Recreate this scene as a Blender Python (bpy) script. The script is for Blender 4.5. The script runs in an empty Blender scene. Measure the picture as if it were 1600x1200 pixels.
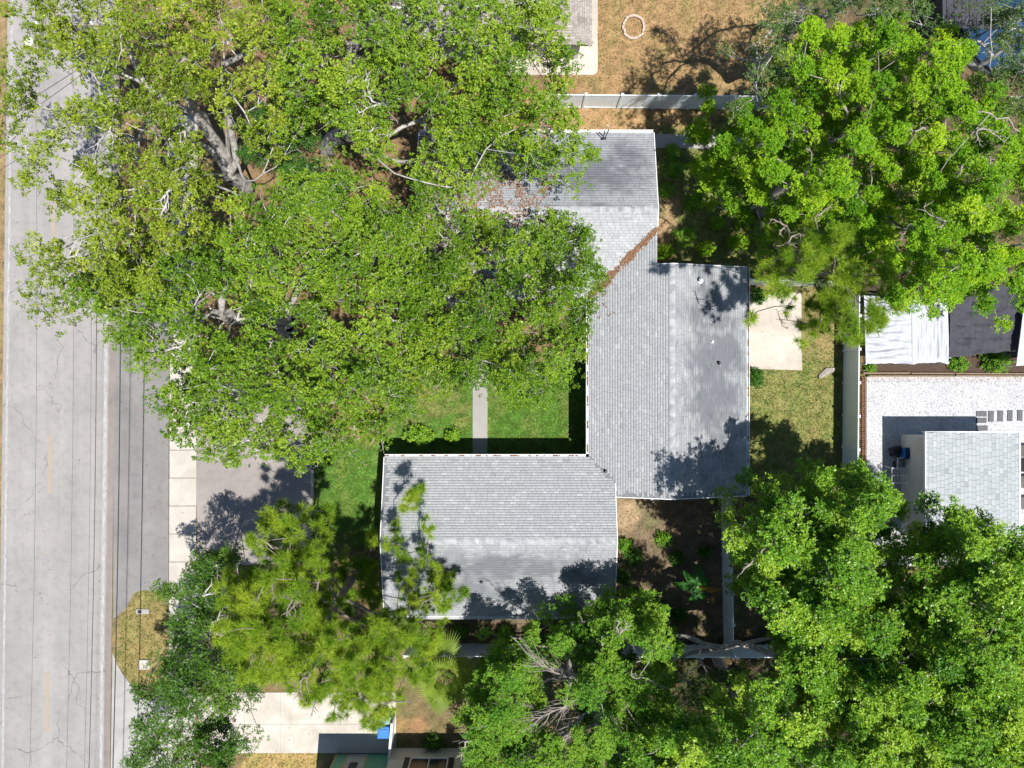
import bpy, math, random
import numpy as np
from mathutils import Vector

# ------------------------------------------------------------------ camera, sky, sun, exposure
scene = bpy.context.scene
col = scene.collection
CAM_H = 40.0          # metres above the ground
S = 28.0              # photo pixels per metre on the ground

cam_d = bpy.data.cameras.new('camera'); cam = bpy.data.objects.new('camera', cam_d); col.objects.link(cam)
cam.location = (0, 0, CAM_H); cam.rotation_euler = (0, 0, 0)
cam_d.sensor_width = 36; cam_d.lens = 36 * CAM_H * S / 1600.0
cam_d.clip_start = 0.5; cam_d.clip_end = 1500
scene.camera = cam

SUN_DIR = Vector((0.27, -0.25, 1.0)).normalized()
world = bpy.data.worlds.new('World'); scene.world = world; world.use_nodes = True
wn = world.node_tree.nodes; wl = world.node_tree.links
bg = wn['Background']; bg.inputs[1].default_value = 0.084
sky = wn.new('ShaderNodeTexSky'); sky.sky_type = 'NISHITA'; sky.sun_disc = False; sky.ozone_density = 4.5; sky.dust_density = .4
sky.sun_elevation = math.asin(SUN_DIR.z); sky.sun_rotation = math.atan2(SUN_DIR.x, SUN_DIR.y)
wl.new(sky.outputs[0], bg.inputs[0])
sun_d = bpy.data.lights.new('sun', 'SUN'); sun_d.energy = 5.0; sun_d.angle = math.radians(0.53); sun_d.color = (1.0, 0.97, 0.93)
sun = bpy.data.objects.new('sun', sun_d); col.objects.link(sun)
sun.rotation_euler = SUN_DIR.to_track_quat('Z', 'Y').to_euler(); sun.location = (20, -20, 60)
scene.view_settings.view_transform = 'Standard'
try: scene.view_settings.look = 'None'
except Exception: pass
scene.view_settings.gamma = 1.0; scene.view_settings.exposure = 0.5
scene.view_settings.use_curve_mapping = False
scene.render.engine = 'CYCLES'
try:
    scene.cycles.max_bounces = 3; scene.cycles.diffuse_bounces = 2; scene.cycles.transmission_bounces = 3
    scene.cycles.glossy_bounces = 2; scene.cycles.transparent_max_bounces = 4
    scene.cycles.use_denoising = True; scene.cycles.denoiser = 'OPENIMAGEDENOISE'; scene.cycles.denoising_input_passes = 'RGB_ALBEDO_NORMAL'
    scene.cycles.sample_clamp_indirect = 4.0
    scene.cycles.use_adaptive_sampling = True; scene.cycles.adaptive_threshold = 0.025
except Exception: pass

RNG = np.random.default_rng(7)
random.seed(7)

# ------------------------------------------------------------------ helpers
def W(u, v, z=0.0):
    """photo pixel (1600x1200) of a point at height z -> world point"""
    k = (CAM_H - z) / CAM_H / S
    return np.array([(u - 800.0) * k, (600.0 - v) * k, z])
def WX(u, z=0.0): return (u - 800.0) * (CAM_H - z) / CAM_H / S
def WY(v, z=0.0): return (600.0 - v) * (CAM_H - z) / CAM_H / S
def WP(pts, z=0.0): return [W(u, v, z) for u, v in pts]

WORLD_LOC = {}
def tag(o, label=None, cat=None, group=None, kind=None):
    if label: o['label'] = label
    if cat: o['category'] = cat
    if group: o['group'] = group
    if kind: o['kind'] = kind
    return o
def empty(name, loc, label, cat, group=None):
    o = bpy.data.objects.new(name, None); col.objects.link(o)
    o.location = tuple(loc); o.empty_display_size = 0.2
    WORLD_LOC[o.name] = np.array(loc, float)
    return tag(o, label, cat, group)
def wloc(o): return WORLD_LOC.get(o.name, np.zeros(3)) if o is not None else np.zeros(3)
def link(me, name, mat=None, parent=None, loc=(0, 0, 0), rotz=0.0):
    o = bpy.data.objects.new(name, me); col.objects.link(o)
    if mat is not None and len(me.materials) == 0: me.materials.append(mat)
    o.location = tuple(np.array(loc, float) - wloc(parent)); o.rotation_euler = (0, 0, rotz)
    if parent is not None: o.parent = parent
    WORLD_LOC[o.name] = np.array(loc, float)
    return o
def mesh_np(name, V, F, tint=None, attrs=None, smooth=False):
    """V (n,3), F (m,k) with constant k -> mesh"""
    V = np.asarray(V, np.float32); F = np.asarray(F, np.int32)
    me = bpy.data.meshes.new(name)
    n, (m, k) = len(V), F.shape
    me.vertices.add(n); me.vertices.foreach_set('co', V.ravel())
    me.loops.add(m * k); me.loops.foreach_set('vertex_index', F.ravel())
    me.polygons.add(m); me.polygons.foreach_set('loop_start', np.arange(0, m * k, k, dtype=np.int32))
    me.polygons.foreach_set('loop_total', np.full(m, k, np.int32))
    if smooth: me.polygons.foreach_set('use_smooth', np.ones(m, bool))
    me.update(calc_edges=True)
    if tint is not None:
        a = me.attributes.new('tint', 'FLOAT', 'POINT'); a.data.foreach_set('value', np.asarray(tint, np.float32))
    for nm, arr in (attrs or {}).items():
        arr = np.asarray(arr, np.float32)
        if arr.ndim == 1:
            a = me.attributes.new(nm, 'FLOAT', 'POINT'); a.data.foreach_set('value', arr)
        else:
            a = me.attributes.new(nm, 'FLOAT_COLOR', 'POINT')
            c4 = np.ones((len(arr), 4), np.float32); c4[:, :3] = arr; a.data.foreach_set('color', c4.ravel())
    return me

class MB:
    """collects boxes, tubes, prisms; build() links them as one mesh object"""
    def __init__(s): s.v = []; s.f = []
    def add(s, V, F):
        b = len(s.v); s.v += [tuple(map(float, p)) for p in V]; s.f += [tuple(i + b for i in q) for q in F]; return s
    def box(s, c, d, rz=0.0, top=1.0):
        hx, hy, hz = d[0] / 2, d[1] / 2, d[2] / 2; ca, sa = math.cos(rz), math.sin(rz); V = []
        for z, k in ((-hz, 1), (hz, top)):
            for x, y in ((-hx, -hy), (hx, -hy), (hx, hy), (-hx, hy)):
                V.append((c[0] + (x * ca - y * sa) * k, c[1] + (x * sa + y * ca) * k, c[2] + z))
        return s.add(V, [(3, 2, 1, 0), (4, 5, 6, 7), (0, 1, 5, 4), (1, 2, 6, 5), (2, 3, 7, 6), (3, 0, 4, 7)])
    def bbox(s, c, d, b=0.02, rz=0.0):
        """box with a chamfered top edge"""
        hx, hy, hz = d[0] / 2, d[1] / 2, d[2] / 2; ca, sa = math.cos(rz), math.sin(rz); V = []
        for z, i in ((-hz, 0), (hz - b, 0), (hz, b)):
            for x, y in ((-hx + i, -hy + i), (hx - i, -hy + i), (hx - i, hy - i), (-hx + i, hy - i)):
                V.append((c[0] + x * ca - y * sa, c[1] + x * sa + y * ca, c[2] + z))
        F = [(3, 2, 1, 0), (8, 9, 10, 11)]
        for r in (0, 4):
            F += [(r + i, r + (i + 1) % 4, r + 4 + (i + 1) % 4, r + 4 + i) for i in range(4)]
        return s.add(V, F)
    def prism(s, poly, z0, z1):
        """poly: list of xy (counter-clockwise); z0/z1 numbers or lists"""
        n = len(poly)
        zb = z0 if hasattr(z0, '__len__') else [z0] * n; zt = z1 if hasattr(z1, '__len__') else [z1] * n
        V = [(p[0], p[1], zb[i]) for i, p in enumerate(poly)] + [(p[0], p[1], zt[i]) for i, p in enumerate(poly)]
        F = [tuple(range(n - 1, -1, -1)), tuple(range(n, 2 * n))] + [(i, (i + 1) % n, n + (i + 1) % n, n + i) for i in range(n)]
        return s.add(V, F)
    def tube(s, P, R, n=6, cap=True):
        V, F = tube_arrays(np.asarray(P, float), np.broadcast_to(np.asarray(R, float), (len(P),)), n)
        F = [tuple(q) for q in F]
        if cap:
            m = len(P); F += [tuple(range(n - 1, -1, -1)), tuple(range((m - 1) * n, m * n))]
        return s.add(V, F)
    def lathe(s, c, prof, n=16):
        V = []; F = []; m = len(prof)
        for r, z in prof:
            for i in range(n):
                a = 2 * math.pi * i / n; V.append((c[0] + r * math.cos(a), c[1] + r * math.sin(a), c[2] + z))
        for j in range(m - 1):
            for i in range(n):
                F.append((j * n + i, j * n + (i + 1) % n, (j + 1) * n + (i + 1) % n, (j + 1) * n + i))
        F += [tuple(range(n - 1, -1, -1)), tuple(range((m - 1) * n, m * n))]
        return s.add(V, F)
    def build(s, name, mat, parent=None, loc=None, smooth=False):
        """vertices are world points; the object's origin goes to loc (or the parent's place)"""
        o0 = np.array(loc, float) if loc is not None else wloc(parent)
        me = bpy.data.meshes.new(name)
        me.from_pydata([tuple(np.array(p) - o0) for p in s.v], [], s.f); me.update()
        if smooth: me.polygons.foreach_set('use_smooth', np.ones(len(me.polygons), bool))
        return link(me, name, mat, parent, o0)
    def mesh(s, name):
        me = bpy.data.meshes.new(name); me.from_pydata(s.v, [], s.f); me.update(); return me

def tube_arrays(P, R, n):
    m = len(P); T = np.gradient(P, axis=0); T /= np.linalg.norm(T, axis=1, keepdims=True) + 1e-9
    ref = np.where(np.abs(T[:, 2:3]) > 0.9, np.array([[1.0, 0, 0]]), np.array([[0, 0, 1.0]]))
    A = np.cross(T, ref); A /= np.linalg.norm(A, axis=1, keepdims=True) + 1e-9
    for i in range(1, m):
        if A[i] @ A[i - 1] < 0: A[i] = -A[i]
    B = np.cross(T, A)
    a = 2 * np.pi * np.arange(n) / n
    V = P[:, None, :] + R[:, None, None] * (np.cos(a)[None, :, None] * A[:, None, :] + np.sin(a)[None, :, None] * B[:, None, :])
    i, j = np.meshgrid(np.arange(m - 1), np.arange(n), indexing='ij'); j2 = (j + 1) % n
    F = np.stack([i * n + j, i * n + j2, (i + 1) * n + j2, (i + 1) * n + j], -1).reshape(-1, 4)
    return V.reshape(-1, 3), F

class Noise:
    def __init__(s, seed, wl, octaves=3, dim=2):
        r = np.random.default_rng(seed); s.k = []; amp = 1.0
        for o in range(octaves):
            for q in range(6):
                d = r.normal(size=dim); d /= np.linalg.norm(d)
                s.k.append((d * 2 * np.pi / wl * r.uniform(.7, 1.4), r.uniform(0, 6.28), amp))
            wl /= 2.1; amp *= .55
        s.n = math.sqrt(sum(a * a for _, _, a in s.k) / 2)
    def __call__(s, P):
        P = np.asarray(P, float); out = np.zeros(P.shape[:-1])
        for k, ph, a in s.k: out += a * np.sin(P @ k + ph)
        return out / s.n
def in_poly(P, poly):
    poly = np.asarray(poly, float); x, y = P[..., 0], P[..., 1]; r = np.zeros(x.shape, bool); n = len(poly)
    for i in range(n):
        x0, y0 = poly[i]; x1, y1 = poly[(i + 1) % n]
        c = ((y0 > y) != (y1 > y)); r ^= c & (x < (x1 - x0) * (y - y0) / (y1 - y0 + 1e-12) + x0)
    return r
def edge_dist(P, poly):
    poly = np.asarray(poly, float); d = np.full(P.shape[:-1], 1e9); n = len(poly)
    for i in range(n):
        a = poly[i]; b = poly[(i + 1) % n]; ab = b - a
        t = np.clip(((P - a) @ ab) / (ab @ ab + 1e-12), 0, 1)
        d = np.minimum(d, np.linalg.norm(P - (a + t[..., None] * ab), axis=-1))
    return d
def wobble_poly(poly, step, amp, seed):
    """resample a closed outline and make it irregular"""
    r = np.random.default_rng(seed); out = []; n = len(poly)
    for i in range(n):
        a = np.array(poly[i], float); b = np.array(poly[(i + 1) % n], float); L = np.linalg.norm(b - a); m = max(1, int(L / step))
        for k in range(m): out.append(a + (b - a) * k / m + r.normal(size=2) * amp)
    return out

# ------------------------------------------------------------------ materials
def srgb(r, g, b):
    f = lambda c: (c / 255 / 12.92) if c / 255 <= .04045 else ((c / 255 + .055) / 1.055) ** 2.4
    return (f(r), f(g), f(b), 1)
def new_mat(name):
    m = bpy.data.materials.new(name); m.use_nodes = True
    nt = m.node_tree; return m, nt.nodes, nt.links, nt.nodes['Principled BSDF']
def nd(N, t, **kw):
    n = N.new(t)
    for k, v in kw.items(): setattr(n, k, v)
    return n
def ramp(N, stops):
    r = N.new('ShaderNodeValToRGB'); e = r.color_ramp.elements
    e[0].position, e[0].color = stops[0]; e[1].position, e[1].color = stops[-1]
    for p, c in stops[1:-1]:
        x = e.new(p); x.color = c
    return r
def mixc(N, L, fac, a, b, mode='MIX'):
    m = N.new('ShaderNodeMix'); m.data_type = 'RGBA'; m.blend_type = mode
    for sock, val in ((m.inputs[0], fac), (m.inputs[6], a), (m.inputs[7], b)):
        if hasattr(val, 'links'): L.new(val, sock)
        else: sock.default_value = val
    return m.outputs[2]
def noise(N, L, scale, detail=4, rough=.6, coord=None, dist=0.0):
    n = N.new('ShaderNodeTexNoise'); n.inputs['Scale'].default_value = scale; n.inputs['Detail'].default_value = detail
    n.inputs['Roughness'].default_value = rough; n.inputs['Distortion'].default_value = dist
    if coord is not None: L.new(coord, n.inputs['Vector'])
    return n.outputs[0]
def geo_pos(N): return N.new('ShaderNodeNewGeometry').outputs['Position']
def mapped(N, L, coord, sc, rot=(0, 0, 0)):
    m = N.new('ShaderNodeMapping'); m.inputs['Scale'].default_value = sc; m.inputs['Rotation'].default_value = rot
    L.new(coord, m.inputs['Vector']); return m.outputs[0]
def bump(N, L, bs, h, strength, dist=0.02):
    b = N.new('ShaderNodeBump'); b.inputs['Strength'].default_value = strength; b.inputs['Distance'].default_value = dist
    L.new(h, b.inputs['Height']); L.new(b.outputs[0], bs.inputs['Normal'])

def mat_plain(name, c, rough=.6, var=.15, scale=3.0, spec=.3, metal=0.0):
    m, N, L, B = new_mat(name); p = geo_pos(N)
    n = noise(N, L, scale, 5, .65, p); n2 = noise(N, L, scale * 14, 3, .6, p)
    d = tuple(x * (1 - var * 1.6) for x in c[:3]) + (1,); l = tuple(min(1, x * (1 + var)) for x in c[:3]) + (1,)
    r = ramp(N, [(.3, d), (.7, l)]); L.new(n, r.inputs[0])
    o = mixc(N, L, .35, r.outputs[0], mixc(N, L, n2, d, l))
    L.new(o, B.inputs['Base Color']); B.inputs['Roughness'].default_value = rough
    B.inputs['Specular IOR Level'].default_value = spec; B.inputs['Metallic'].default_value = metal
    bump(N, L, B, n2, .15); return m

def mat_leaf(name, c0, c1, c2, trans=.35, tc=None, rough=.5, spec=.35):
    m, N, L, B = new_mat(name)
    a = nd(N, 'ShaderNodeAttribute', attribute_name='tint')
    r = ramp(N, [(0.0, c0), (.5, c1), (1.0, c2)]); L.new(a.outputs['Fac'], r.inputs[0])
    L.new(r.outputs[0], B.inputs['Base Color']); B.inputs['Roughness'].default_value = rough; B.inputs['Specular IOR Level'].default_value = spec
    t = N.new('ShaderNodeBsdfTranslucent')
    tcol = mixc(N, L, 1.0, r.outputs[0], tc or (1.35, 1.3, .6, 1), 'MULTIPLY'); L.new(tcol, t.inputs[0])
    mx = N.new('ShaderNodeMixShader'); mx.inputs[0].default_value = trans
    L.new(B.outputs[0], mx.inputs[1]); L.new(t.outputs[0], mx.inputs[2])
    L.new(mx.outputs[0], N['Material Output'].inputs['Surface']); return m

def mat_bark(name, d, l, scale=6):
    m, N, L, B = new_mat(name); p = geo_pos(N)
    n = noise(N, L, scale, 6, .7, p); r = ramp(N, [(.35, d), (.65, l)]); L.new(n, r.inputs[0])
    L.new(r.outputs[0], B.inputs['Base Color']); B.inputs['Roughness'].default_value = .9; B.inputs['Specular IOR Level'].default_value = .1
    bump(N, L, B, n, .6, .03); return m

def mat_concrete(name, c, c2, stain=.5, scale=.7):
    m, N, L, B = new_mat(name); p = geo_pos(N)
    n1 = noise(N, L, scale, 6, .65, p, .6); n2 = noise(N, L, 9, 5, .7, p); n3 = noise(N, L, 60, 3, .7, p)
    r = ramp(N, [(.32, c2), (.62, c)]); L.new(n1, r.inputs[0])
    o = mixc(N, L, n2, r.outputs[0], mixc(N, L, 1.0, r.outputs[0], (.8, .79, .77, 1), 'MULTIPLY'))
    sp = ramp(N, [(.3, (.72, .72, .72, 1)), (.55, (1.05, 1.05, 1.05, 1))]); L.new(n3, sp.inputs[0])
    o = mixc(N, L, stain, o, mixc(N, L, 1.0, o, sp.outputs[0], 'MULTIPLY'))
    L.new(o, B.inputs['Base Color']); B.inputs['Roughness'].default_value = .9; B.inputs['Specular IOR Level'].default_value = .2
    bump(N, L, B, n3, .25, .01); return m

def mat_asphalt(name, c, c2, cracks=True, streak=.5):
    m, N, L, B = new_mat(name); p = geo_pos(N)
    st = noise(N, L, 1.0, 4, .6, mapped(N, L, p, (1.0, .03, 1))); n1 = noise(N, L, .35, 5, .6, p, .4)
    n2 = noise(N, L, 45, 3, .75, p); n4 = noise(N, L, 2.3, 6, .7, p)
    r = ramp(N, [(.3, c2), (.7, c)]); L.new(mixc(N, L, streak, n1, st), r.inputs[0])
    g = ramp(N, [(.25, (.70, .70, .70, 1)), (.6, (1.1, 1.1, 1.1, 1))]); L.new(n2, g.inputs[0])
    o = mixc(N, L, .7, r.outputs[0], mixc(N, L, 1.0, r.outputs[0], g.outputs[0], 'MULTIPLY'))
    b = ramp(N, [(.25, (.82, .82, .83, 1)), (.5, (1, 1, 1, 1)), (.8, (1.08, 1.07, 1.06, 1))]); L.new(n4, b.inputs[0])
    o = mixc(N, L, 1.0, o, b.outputs[0], 'MULTIPLY')
    if cracks:
        wp = N.new('ShaderNodeVectorMath'); wp.operation = 'ADD'
        nz = N.new('ShaderNodeTexNoise'); nz.inputs['Scale'].default_value = .9; nz.inputs['Detail'].default_value = 5; L.new(p, nz.inputs['Vector'])
        sc = N.new('ShaderNodeVectorMath'); sc.operation = 'SCALE'; sc.inputs['Scale'].default_value = 1.3; L.new(nz.outputs['Color'], sc.inputs[0])
        L.new(mapped(N, L, p, (1, .8, 1)), wp.inputs[0]); L.new(sc.outputs[0], wp.inputs[1])
        v = N.new('ShaderNodeTexVoronoi'); v.feature = 'DISTANCE_TO_EDGE'; v.inputs['Scale'].default_value = .24; L.new(wp.outputs[0], v.inputs['Vector'])
        cr = ramp(N, [(.0, (.45, .45, .45, 1)), (.006, (1, 1, 1, 1))]); L.new(v.outputs['Distance'], cr.inputs[0])
        msk = noise(N, L, .25, 2, .5, p); mr = ramp(N, [(.42, (0, 0, 0, 1)), (.55, (1, 1, 1, 1))]); L.new(msk, mr.inputs[0])
        o = mixc(N, L, mr.outputs[0], o, mixc(N, L, 1.0, o, cr.outputs[0], 'MULTIPLY'))
    L.new(o, B.inputs['Base Color']); B.inputs['Roughness'].default_value = .92; B.inputs['Specular IOR Level'].default_value = .15
    bump(N, L, B, n2, .3, .01); return m

def mat_paint_worn(name, c, under, lo=.42, hi=.58):
    m, N, L, B = new_mat(name); p = geo_pos(N)
    n = noise(N, L, 2.2, 7, .8, mapped(N, L, p, (4.0, 1.0, 1.0))); r = ramp(N, [(lo, under), (hi, c)]); L.new(n, r.inputs[0])
    L.new(r.outputs[0], B.inputs['Base Color']); B.inputs['Roughness'].default_value = .85; return m

def mat_shingle(name, stops, stain=(.30, .32, .35, 1)):
    m, N, L, B = new_mat(name); p = geo_pos(N)
    a = nd(N, 'ShaderNodeAttribute', attribute_name='tint'); s = nd(N, 'ShaderNodeAttribute', attribute_name='stain')
    r = ramp(N, stops); L.new(a.outputs['Fac'], r.inputs[0])
    n = noise(N, L, 90, 3, .7, p); g = ramp(N, [(.3, (.8, .8, .8, 1)), (.65, (1.08, 1.08, 1.08, 1))]); L.new(n, g.inputs[0])
    o = mixc(N, L, .7, r.outputs[0], mixc(N, L, 1.0, r.outputs[0], g.outputs[0], 'MULTIPLY'))
    o = mixc(N, L, s.outputs['Fac'], o, mixc(N, L, 1.0, o, stain, 'MULTIPLY'))
    L.new(o, B.inputs['Base Color']); B.inputs['Roughness'].default_value = .95; B.inputs['Specular IOR Level'].default_value = .1
    bump(N, L, B, n, .3, .005); return m

def mat_ground():
    m, N, L, B = new_mat('ground_soil'); p = geo_pos(N)
    a = nd(N, 'ShaderNodeAttribute', attribute_name='zone')
    n1 = noise(N, L, 1.1, 6, .7, p, .3); n2 = noise(N, L, 7, 5, .75, p); n3 = noise(N, L, 38, 3, .7, p)
    r1 = ramp(N, [(.28, (.62, .66, .55, 1)), (.5, (1, 1, 1, 1)), (.75, (1.3, 1.22, 1.15, 1))]); L.new(n1, r1.inputs[0])
    r2 = ramp(N, [(.3, (.62, .6, .55, 1)), (.68, (1.3, 1.28, 1.2, 1))]); L.new(n2, r2.inputs[0])
    r3 = ramp(N, [(.3, (.6, .6, .55, 1)), (.65, (1.25, 1.25, 1.2, 1))]); L.new(n3, r3.inputs[0])
    o = mixc(N, L, .7, a.outputs['Color'], mixc(N, L, 1.0, a.outputs['Color'], r1.outputs[0], 'MULTIPLY'))
    o = mixc(N, L, .8, o, mixc(N, L, 1.0, o, r2.outputs[0], 'MULTIPLY'))
    o = mixc(N, L, .7, o, mixc(N, L, 1.0, o, r3.outputs[0], 'MULTIPLY'))
    L.new(o, B.inputs['Base Color']); B.inputs['Roughness'].default_value = 1.0; B.inputs['Specular IOR Level'].default_value = .05
    bump(N, L, B, n2, .8, .06); return m

def mat_gravel(name, c0, c1, c2):
    m, N, L, B = new_mat(name); p = geo_pos(N)
    v = N.new('ShaderNodeTexVoronoi'); v.inputs['Scale'].default_value = 22; L.new(p, v.inputs['Vector'])
    sep = N.new('ShaderNodeSeparateColor'); L.new(v.outputs['Color'], sep.inputs[0])
    r = ramp(N, [(0, c0), (.18, c1), (1, c2)]); L.new(sep.outputs[0], r.inputs[0])
    n = noise(N, L, .6, 4, .6, p); r2 = ramp(N, [(.3, (.85, .85, .86, 1)), (.7, (1.05, 1.05, 1.05, 1))]); L.new(n, r2.inputs[0])
    L.new(mixc(N, L, 1.0, r.outputs[0], r2.outputs[0], 'MULTIPLY'), B.inputs['Base Color']); B.inputs['Roughness'].default_value = .9
    bump(N, L, B, v.outputs['Distance'], .8, .04); return m

M = {}
M['ground'] = mat_ground()
M['road'] = mat_asphalt('road_asphalt', (.34, .32, .30, 1), (.225, .214, .203, 1))
M['apron'] = mat_asphalt('apron_asphalt', (.25, .235, .222, 1), (.155, .148, .142, 1), False, .3)
M['drive'] = mat_asphalt('driveway_asphalt', (.31, .275, .25, 1), (.23, .205, .19, 1), False, .1)
M['gutterpan'] = mat_asphalt('gutter_grime', (.28, .24, .215, 1), (.15, .13, .12, 1), False, .6)
M['concrete'] = mat_concrete('sidewalk_concrete', (.53, .49, .43, 1), (.43, .395, .345, 1))
M['concrete_w'] = mat_concrete('pale_concrete', (.58, .53, .46, 1), (.42, .38, .32, 1))
M['concrete_g'] = mat_concrete('grey_concrete', (.41, .395, .37, 1), (.31, .30, .28, 1))
M['walk'] = mat_concrete('walk_concrete', (.36, .35, .32, 1), (.30, .29, .27, 1), .3)
M['white_line'] = mat_paint_worn('worn_white_paint', (.50, .50, .49, 1), (.275, .262, .248, 1), .44, .72)
M['yellow_line'] = mat_paint_worn('worn_yellow_paint', (.38, .27, .16, 1), (.27, .25, .22, 1), .34, .74)
M['shingle'] = mat_shingle('grey_shingle', [(0, (.31, .318, .325, 1)), (.25, (.37, .378, .382, 1)), (.7, (.408, .417, .42, 1)), (1, (.48, .487, .488, 1))])
M['shingle_b'] = mat_shingle('beige_shingle', [(0, (.27, .235, .205, 1)), (.5, (.35, .31, .275, 1)), (1, (.44, .40, .355, 1))], (.5, .48, .45, 1))
M['shingle_w'] = mat_shingle('pale_shingle', [(0, (.25, .27, .27, 1)), (.35, (.33, .35, .35, 1)), (1, (.385, .405, .405, 1))])
M['felt'] = mat_plain('dark_underlay', (.20, .205, .21, 1), .95, .3, 20)
M['felt_b'] = mat_plain('brown_underlay', (.14, .12, .10, 1), .95, .3, 20)
M['white'] = mat_plain('white_painted_metal', (.78, .78, .77, 1), .45, .06, 4)
M['vinyl'] = mat_plain('white_vinyl', (.80, .86, .88, 1), .4, .04, 1.2)
M['vinyl'].node_tree.nodes['Principled BSDF'].inputs['Specular IOR Level'].default_value = .5
M['stucco'] = mat_plain('cream_stucco', (.62, .58, .50, 1), .9, .1, 2)
M['stucco_g'] = mat_plain('pale_grey_stucco', (.58, .57, .52, 1), .9, .1, 2)
M['glass'] = mat_plain('dark_glass', (.03, .035, .04, 1), .08, .2, 2, .6)
M['wood'] = mat_plain('weathered_wood', (.25, .18, .12, 1), .85, .3, 8)
M['polewood'] = mat_plain('grey_pole_wood', (.30, .27, .24, 1), .9, .25, 6)
M['wire'] = mat_plain('black_cable', (.025, .025, .03, 1), .6, .1, 4)
M['metal'] = mat_plain('galvanised_metal', (.50, .51, .52, 1), .4, .12, 6, .5, .6)
M['dark'] = mat_plain('black_plastic', (.03, .03, .033, 1), .5, .2, 6)
M['mulch'] = mat_plain('brown_mulch', (.085, .055, .04, 1), .95, .5, 25)
M['brick'] = mat_plain('red_brown_brick', (.22, .11, .075, 1), .9, .3, 9)
M['stone'] = mat_plain('pinkish_paver', (.50, .40, .32, 1), .9, .2, 9)
M['slate'] = mat_plain('grey_stepping_slab', (.12, .12, .125, 1), .85, .2, 5)
M['blue'] = mat_plain('blue_plastic', (.03, .17, .55, 1), .35, .12, 4, .5)
M['teal'] = mat_plain('faded_teal_plastic', (.22, .34, .34, 1), .5, .15, 4, .4)
M['tarp_w'] = mat_plain('white_tarp', (.41, .42, .45, 1), .5, .06, 1.5)
M['tarp_d'] = mat_plain('charcoal_shade_cloth', (.055, .055, .065, 1), .85, .25, 4)
M['tarp_blue'] = mat_plain('blue_tarp', (.012, .045, .11, 1), .4, .3, 2)
M['green_paint'] = mat_plain('green_painted_board', (.13, .33, .22, 1), .6, .12, 3)
M['gold_paint'] = mat_plain('ochre_trim', (.42, .30, .10, 1), .6, .1, 3)
M['grey_paint'] = mat_plain('grey_painted_board', (.36, .37, .36, 1), .6, .12, 3)
M['gravel_w'] = mat_gravel('white_gravel', (.24, .24, .25, 1), (.44, .44, .44, 1), (.58, .58, .575, 1))
M['gravel_g'] = mat_gravel('grey_gravel', (.15, .14, .14, 1), (.35, .33, .32, 1), (.6, .58, .56, 1))
M['bark_oak'] = mat_bark('pale_oak_bark', (.28, .26, .24, 1), (.58, .55, .51, 1))
M['bark_trunk'] = mat_bark('grey_brown_oak_bark', (.20, .18, .16, 1), (.52, .49, .45, 1), 4)
M['bark_pine'] = mat_bark('pine_bark', (.13, .10, .08, 1), (.34, .29, .25, 1))
M['bark_grey'] = mat_bark('grey_bark', (.20, .175, .15, 1), (.44, .39, .34, 1))
M['litter'] = mat_leaf('fallen_leaves', (.10, .05, .025, 1), (.24, .12, .055, 1), (.40, .25, .13, 1), .1)
M['leaf_oak_y'] = mat_leaf('oak_leaf_olive', (.08, .13, .010, 1), (.19, .27, .017, 1), (.35, .40, .036, 1), .17, spec=.22, rough=.42)
M['leaf_oak_g'] = mat_leaf('oak_leaf_green', (.055, .125, .008, 1), (.15, .268, .015, 1), (.30, .395, .032, 1), .17, spec=.22, rough=.42)
M['leaf_oak_d'] = mat_leaf('oak_leaf_deep_green', (.05, .125, .014, 1), (.105, .21, .022, 1), (.19, .29, .036, 1), .20, spec=.2, rough=.45)
M['leaf_bright'] = mat_leaf('bright_leaf', (.065, .185, .008, 1), (.175, .35, .013, 1), (.36, .51, .022, 1), .24, spec=.12, rough=.5)
M['leaf_camphor'] = mat_leaf('camphor_leaf', (.05, .155, .011, 1), (.145, .31, .018, 1), (.34, .48, .04, 1), .20, spec=.28, rough=.38)
M['leaf_mid'] = mat_leaf('mid_leaf', (.055, .165, .014, 1), (.125, .28, .022, 1), (.23, .37, .036, 1), .24, spec=.15)
M['leaf_dark'] = mat_leaf('dark_leaf', (.03, .09, .014, 1), (.055, .15, .02, 1), (.10, .20, .03, 1), .25, spec=.12)
M['leaf_greyg'] = mat_leaf('grey_green_leaf', (.06, .115, .03, 1), (.11, .185, .045, 1), (.18, .25, .065, 1), .25, spec=.15)
M['needle'] = mat_leaf('pine_needle', (.09, .19, .014, 1), (.20, .33, .022, 1), (.36, .45, .038, 1), .28, spec=.10)
M['palm'] = mat_leaf('palm_leaf', (.10, .18, .02, 1), (.20, .29, .035, 1), (.33, .38, .07, 1), .3, spec=.15)
M['banana'] = mat_leaf('banana_leaf', (.03, .12, .02, 1), (.06, .20, .03, 1), (.35, .22, .03, 1), .35, spec=.2)
M['grass'] = mat_leaf('grass_blade', (.22, .165, .075, 1), (.11, .16, .03, 1), (.09, .20, .028, 1), .25, spec=.1)

# ------------------------------------------------------------------ ground with its zones
ROAD_TILT = math.radians(-0.55)   # the road is not quite parallel to the lot
def road_pt(u, v, z=0.0):
    """u = photo x of a line along the road at photo y=700"""
    du = (700 - v) * 0.0125
    return W(u + du, v, z)

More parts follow.
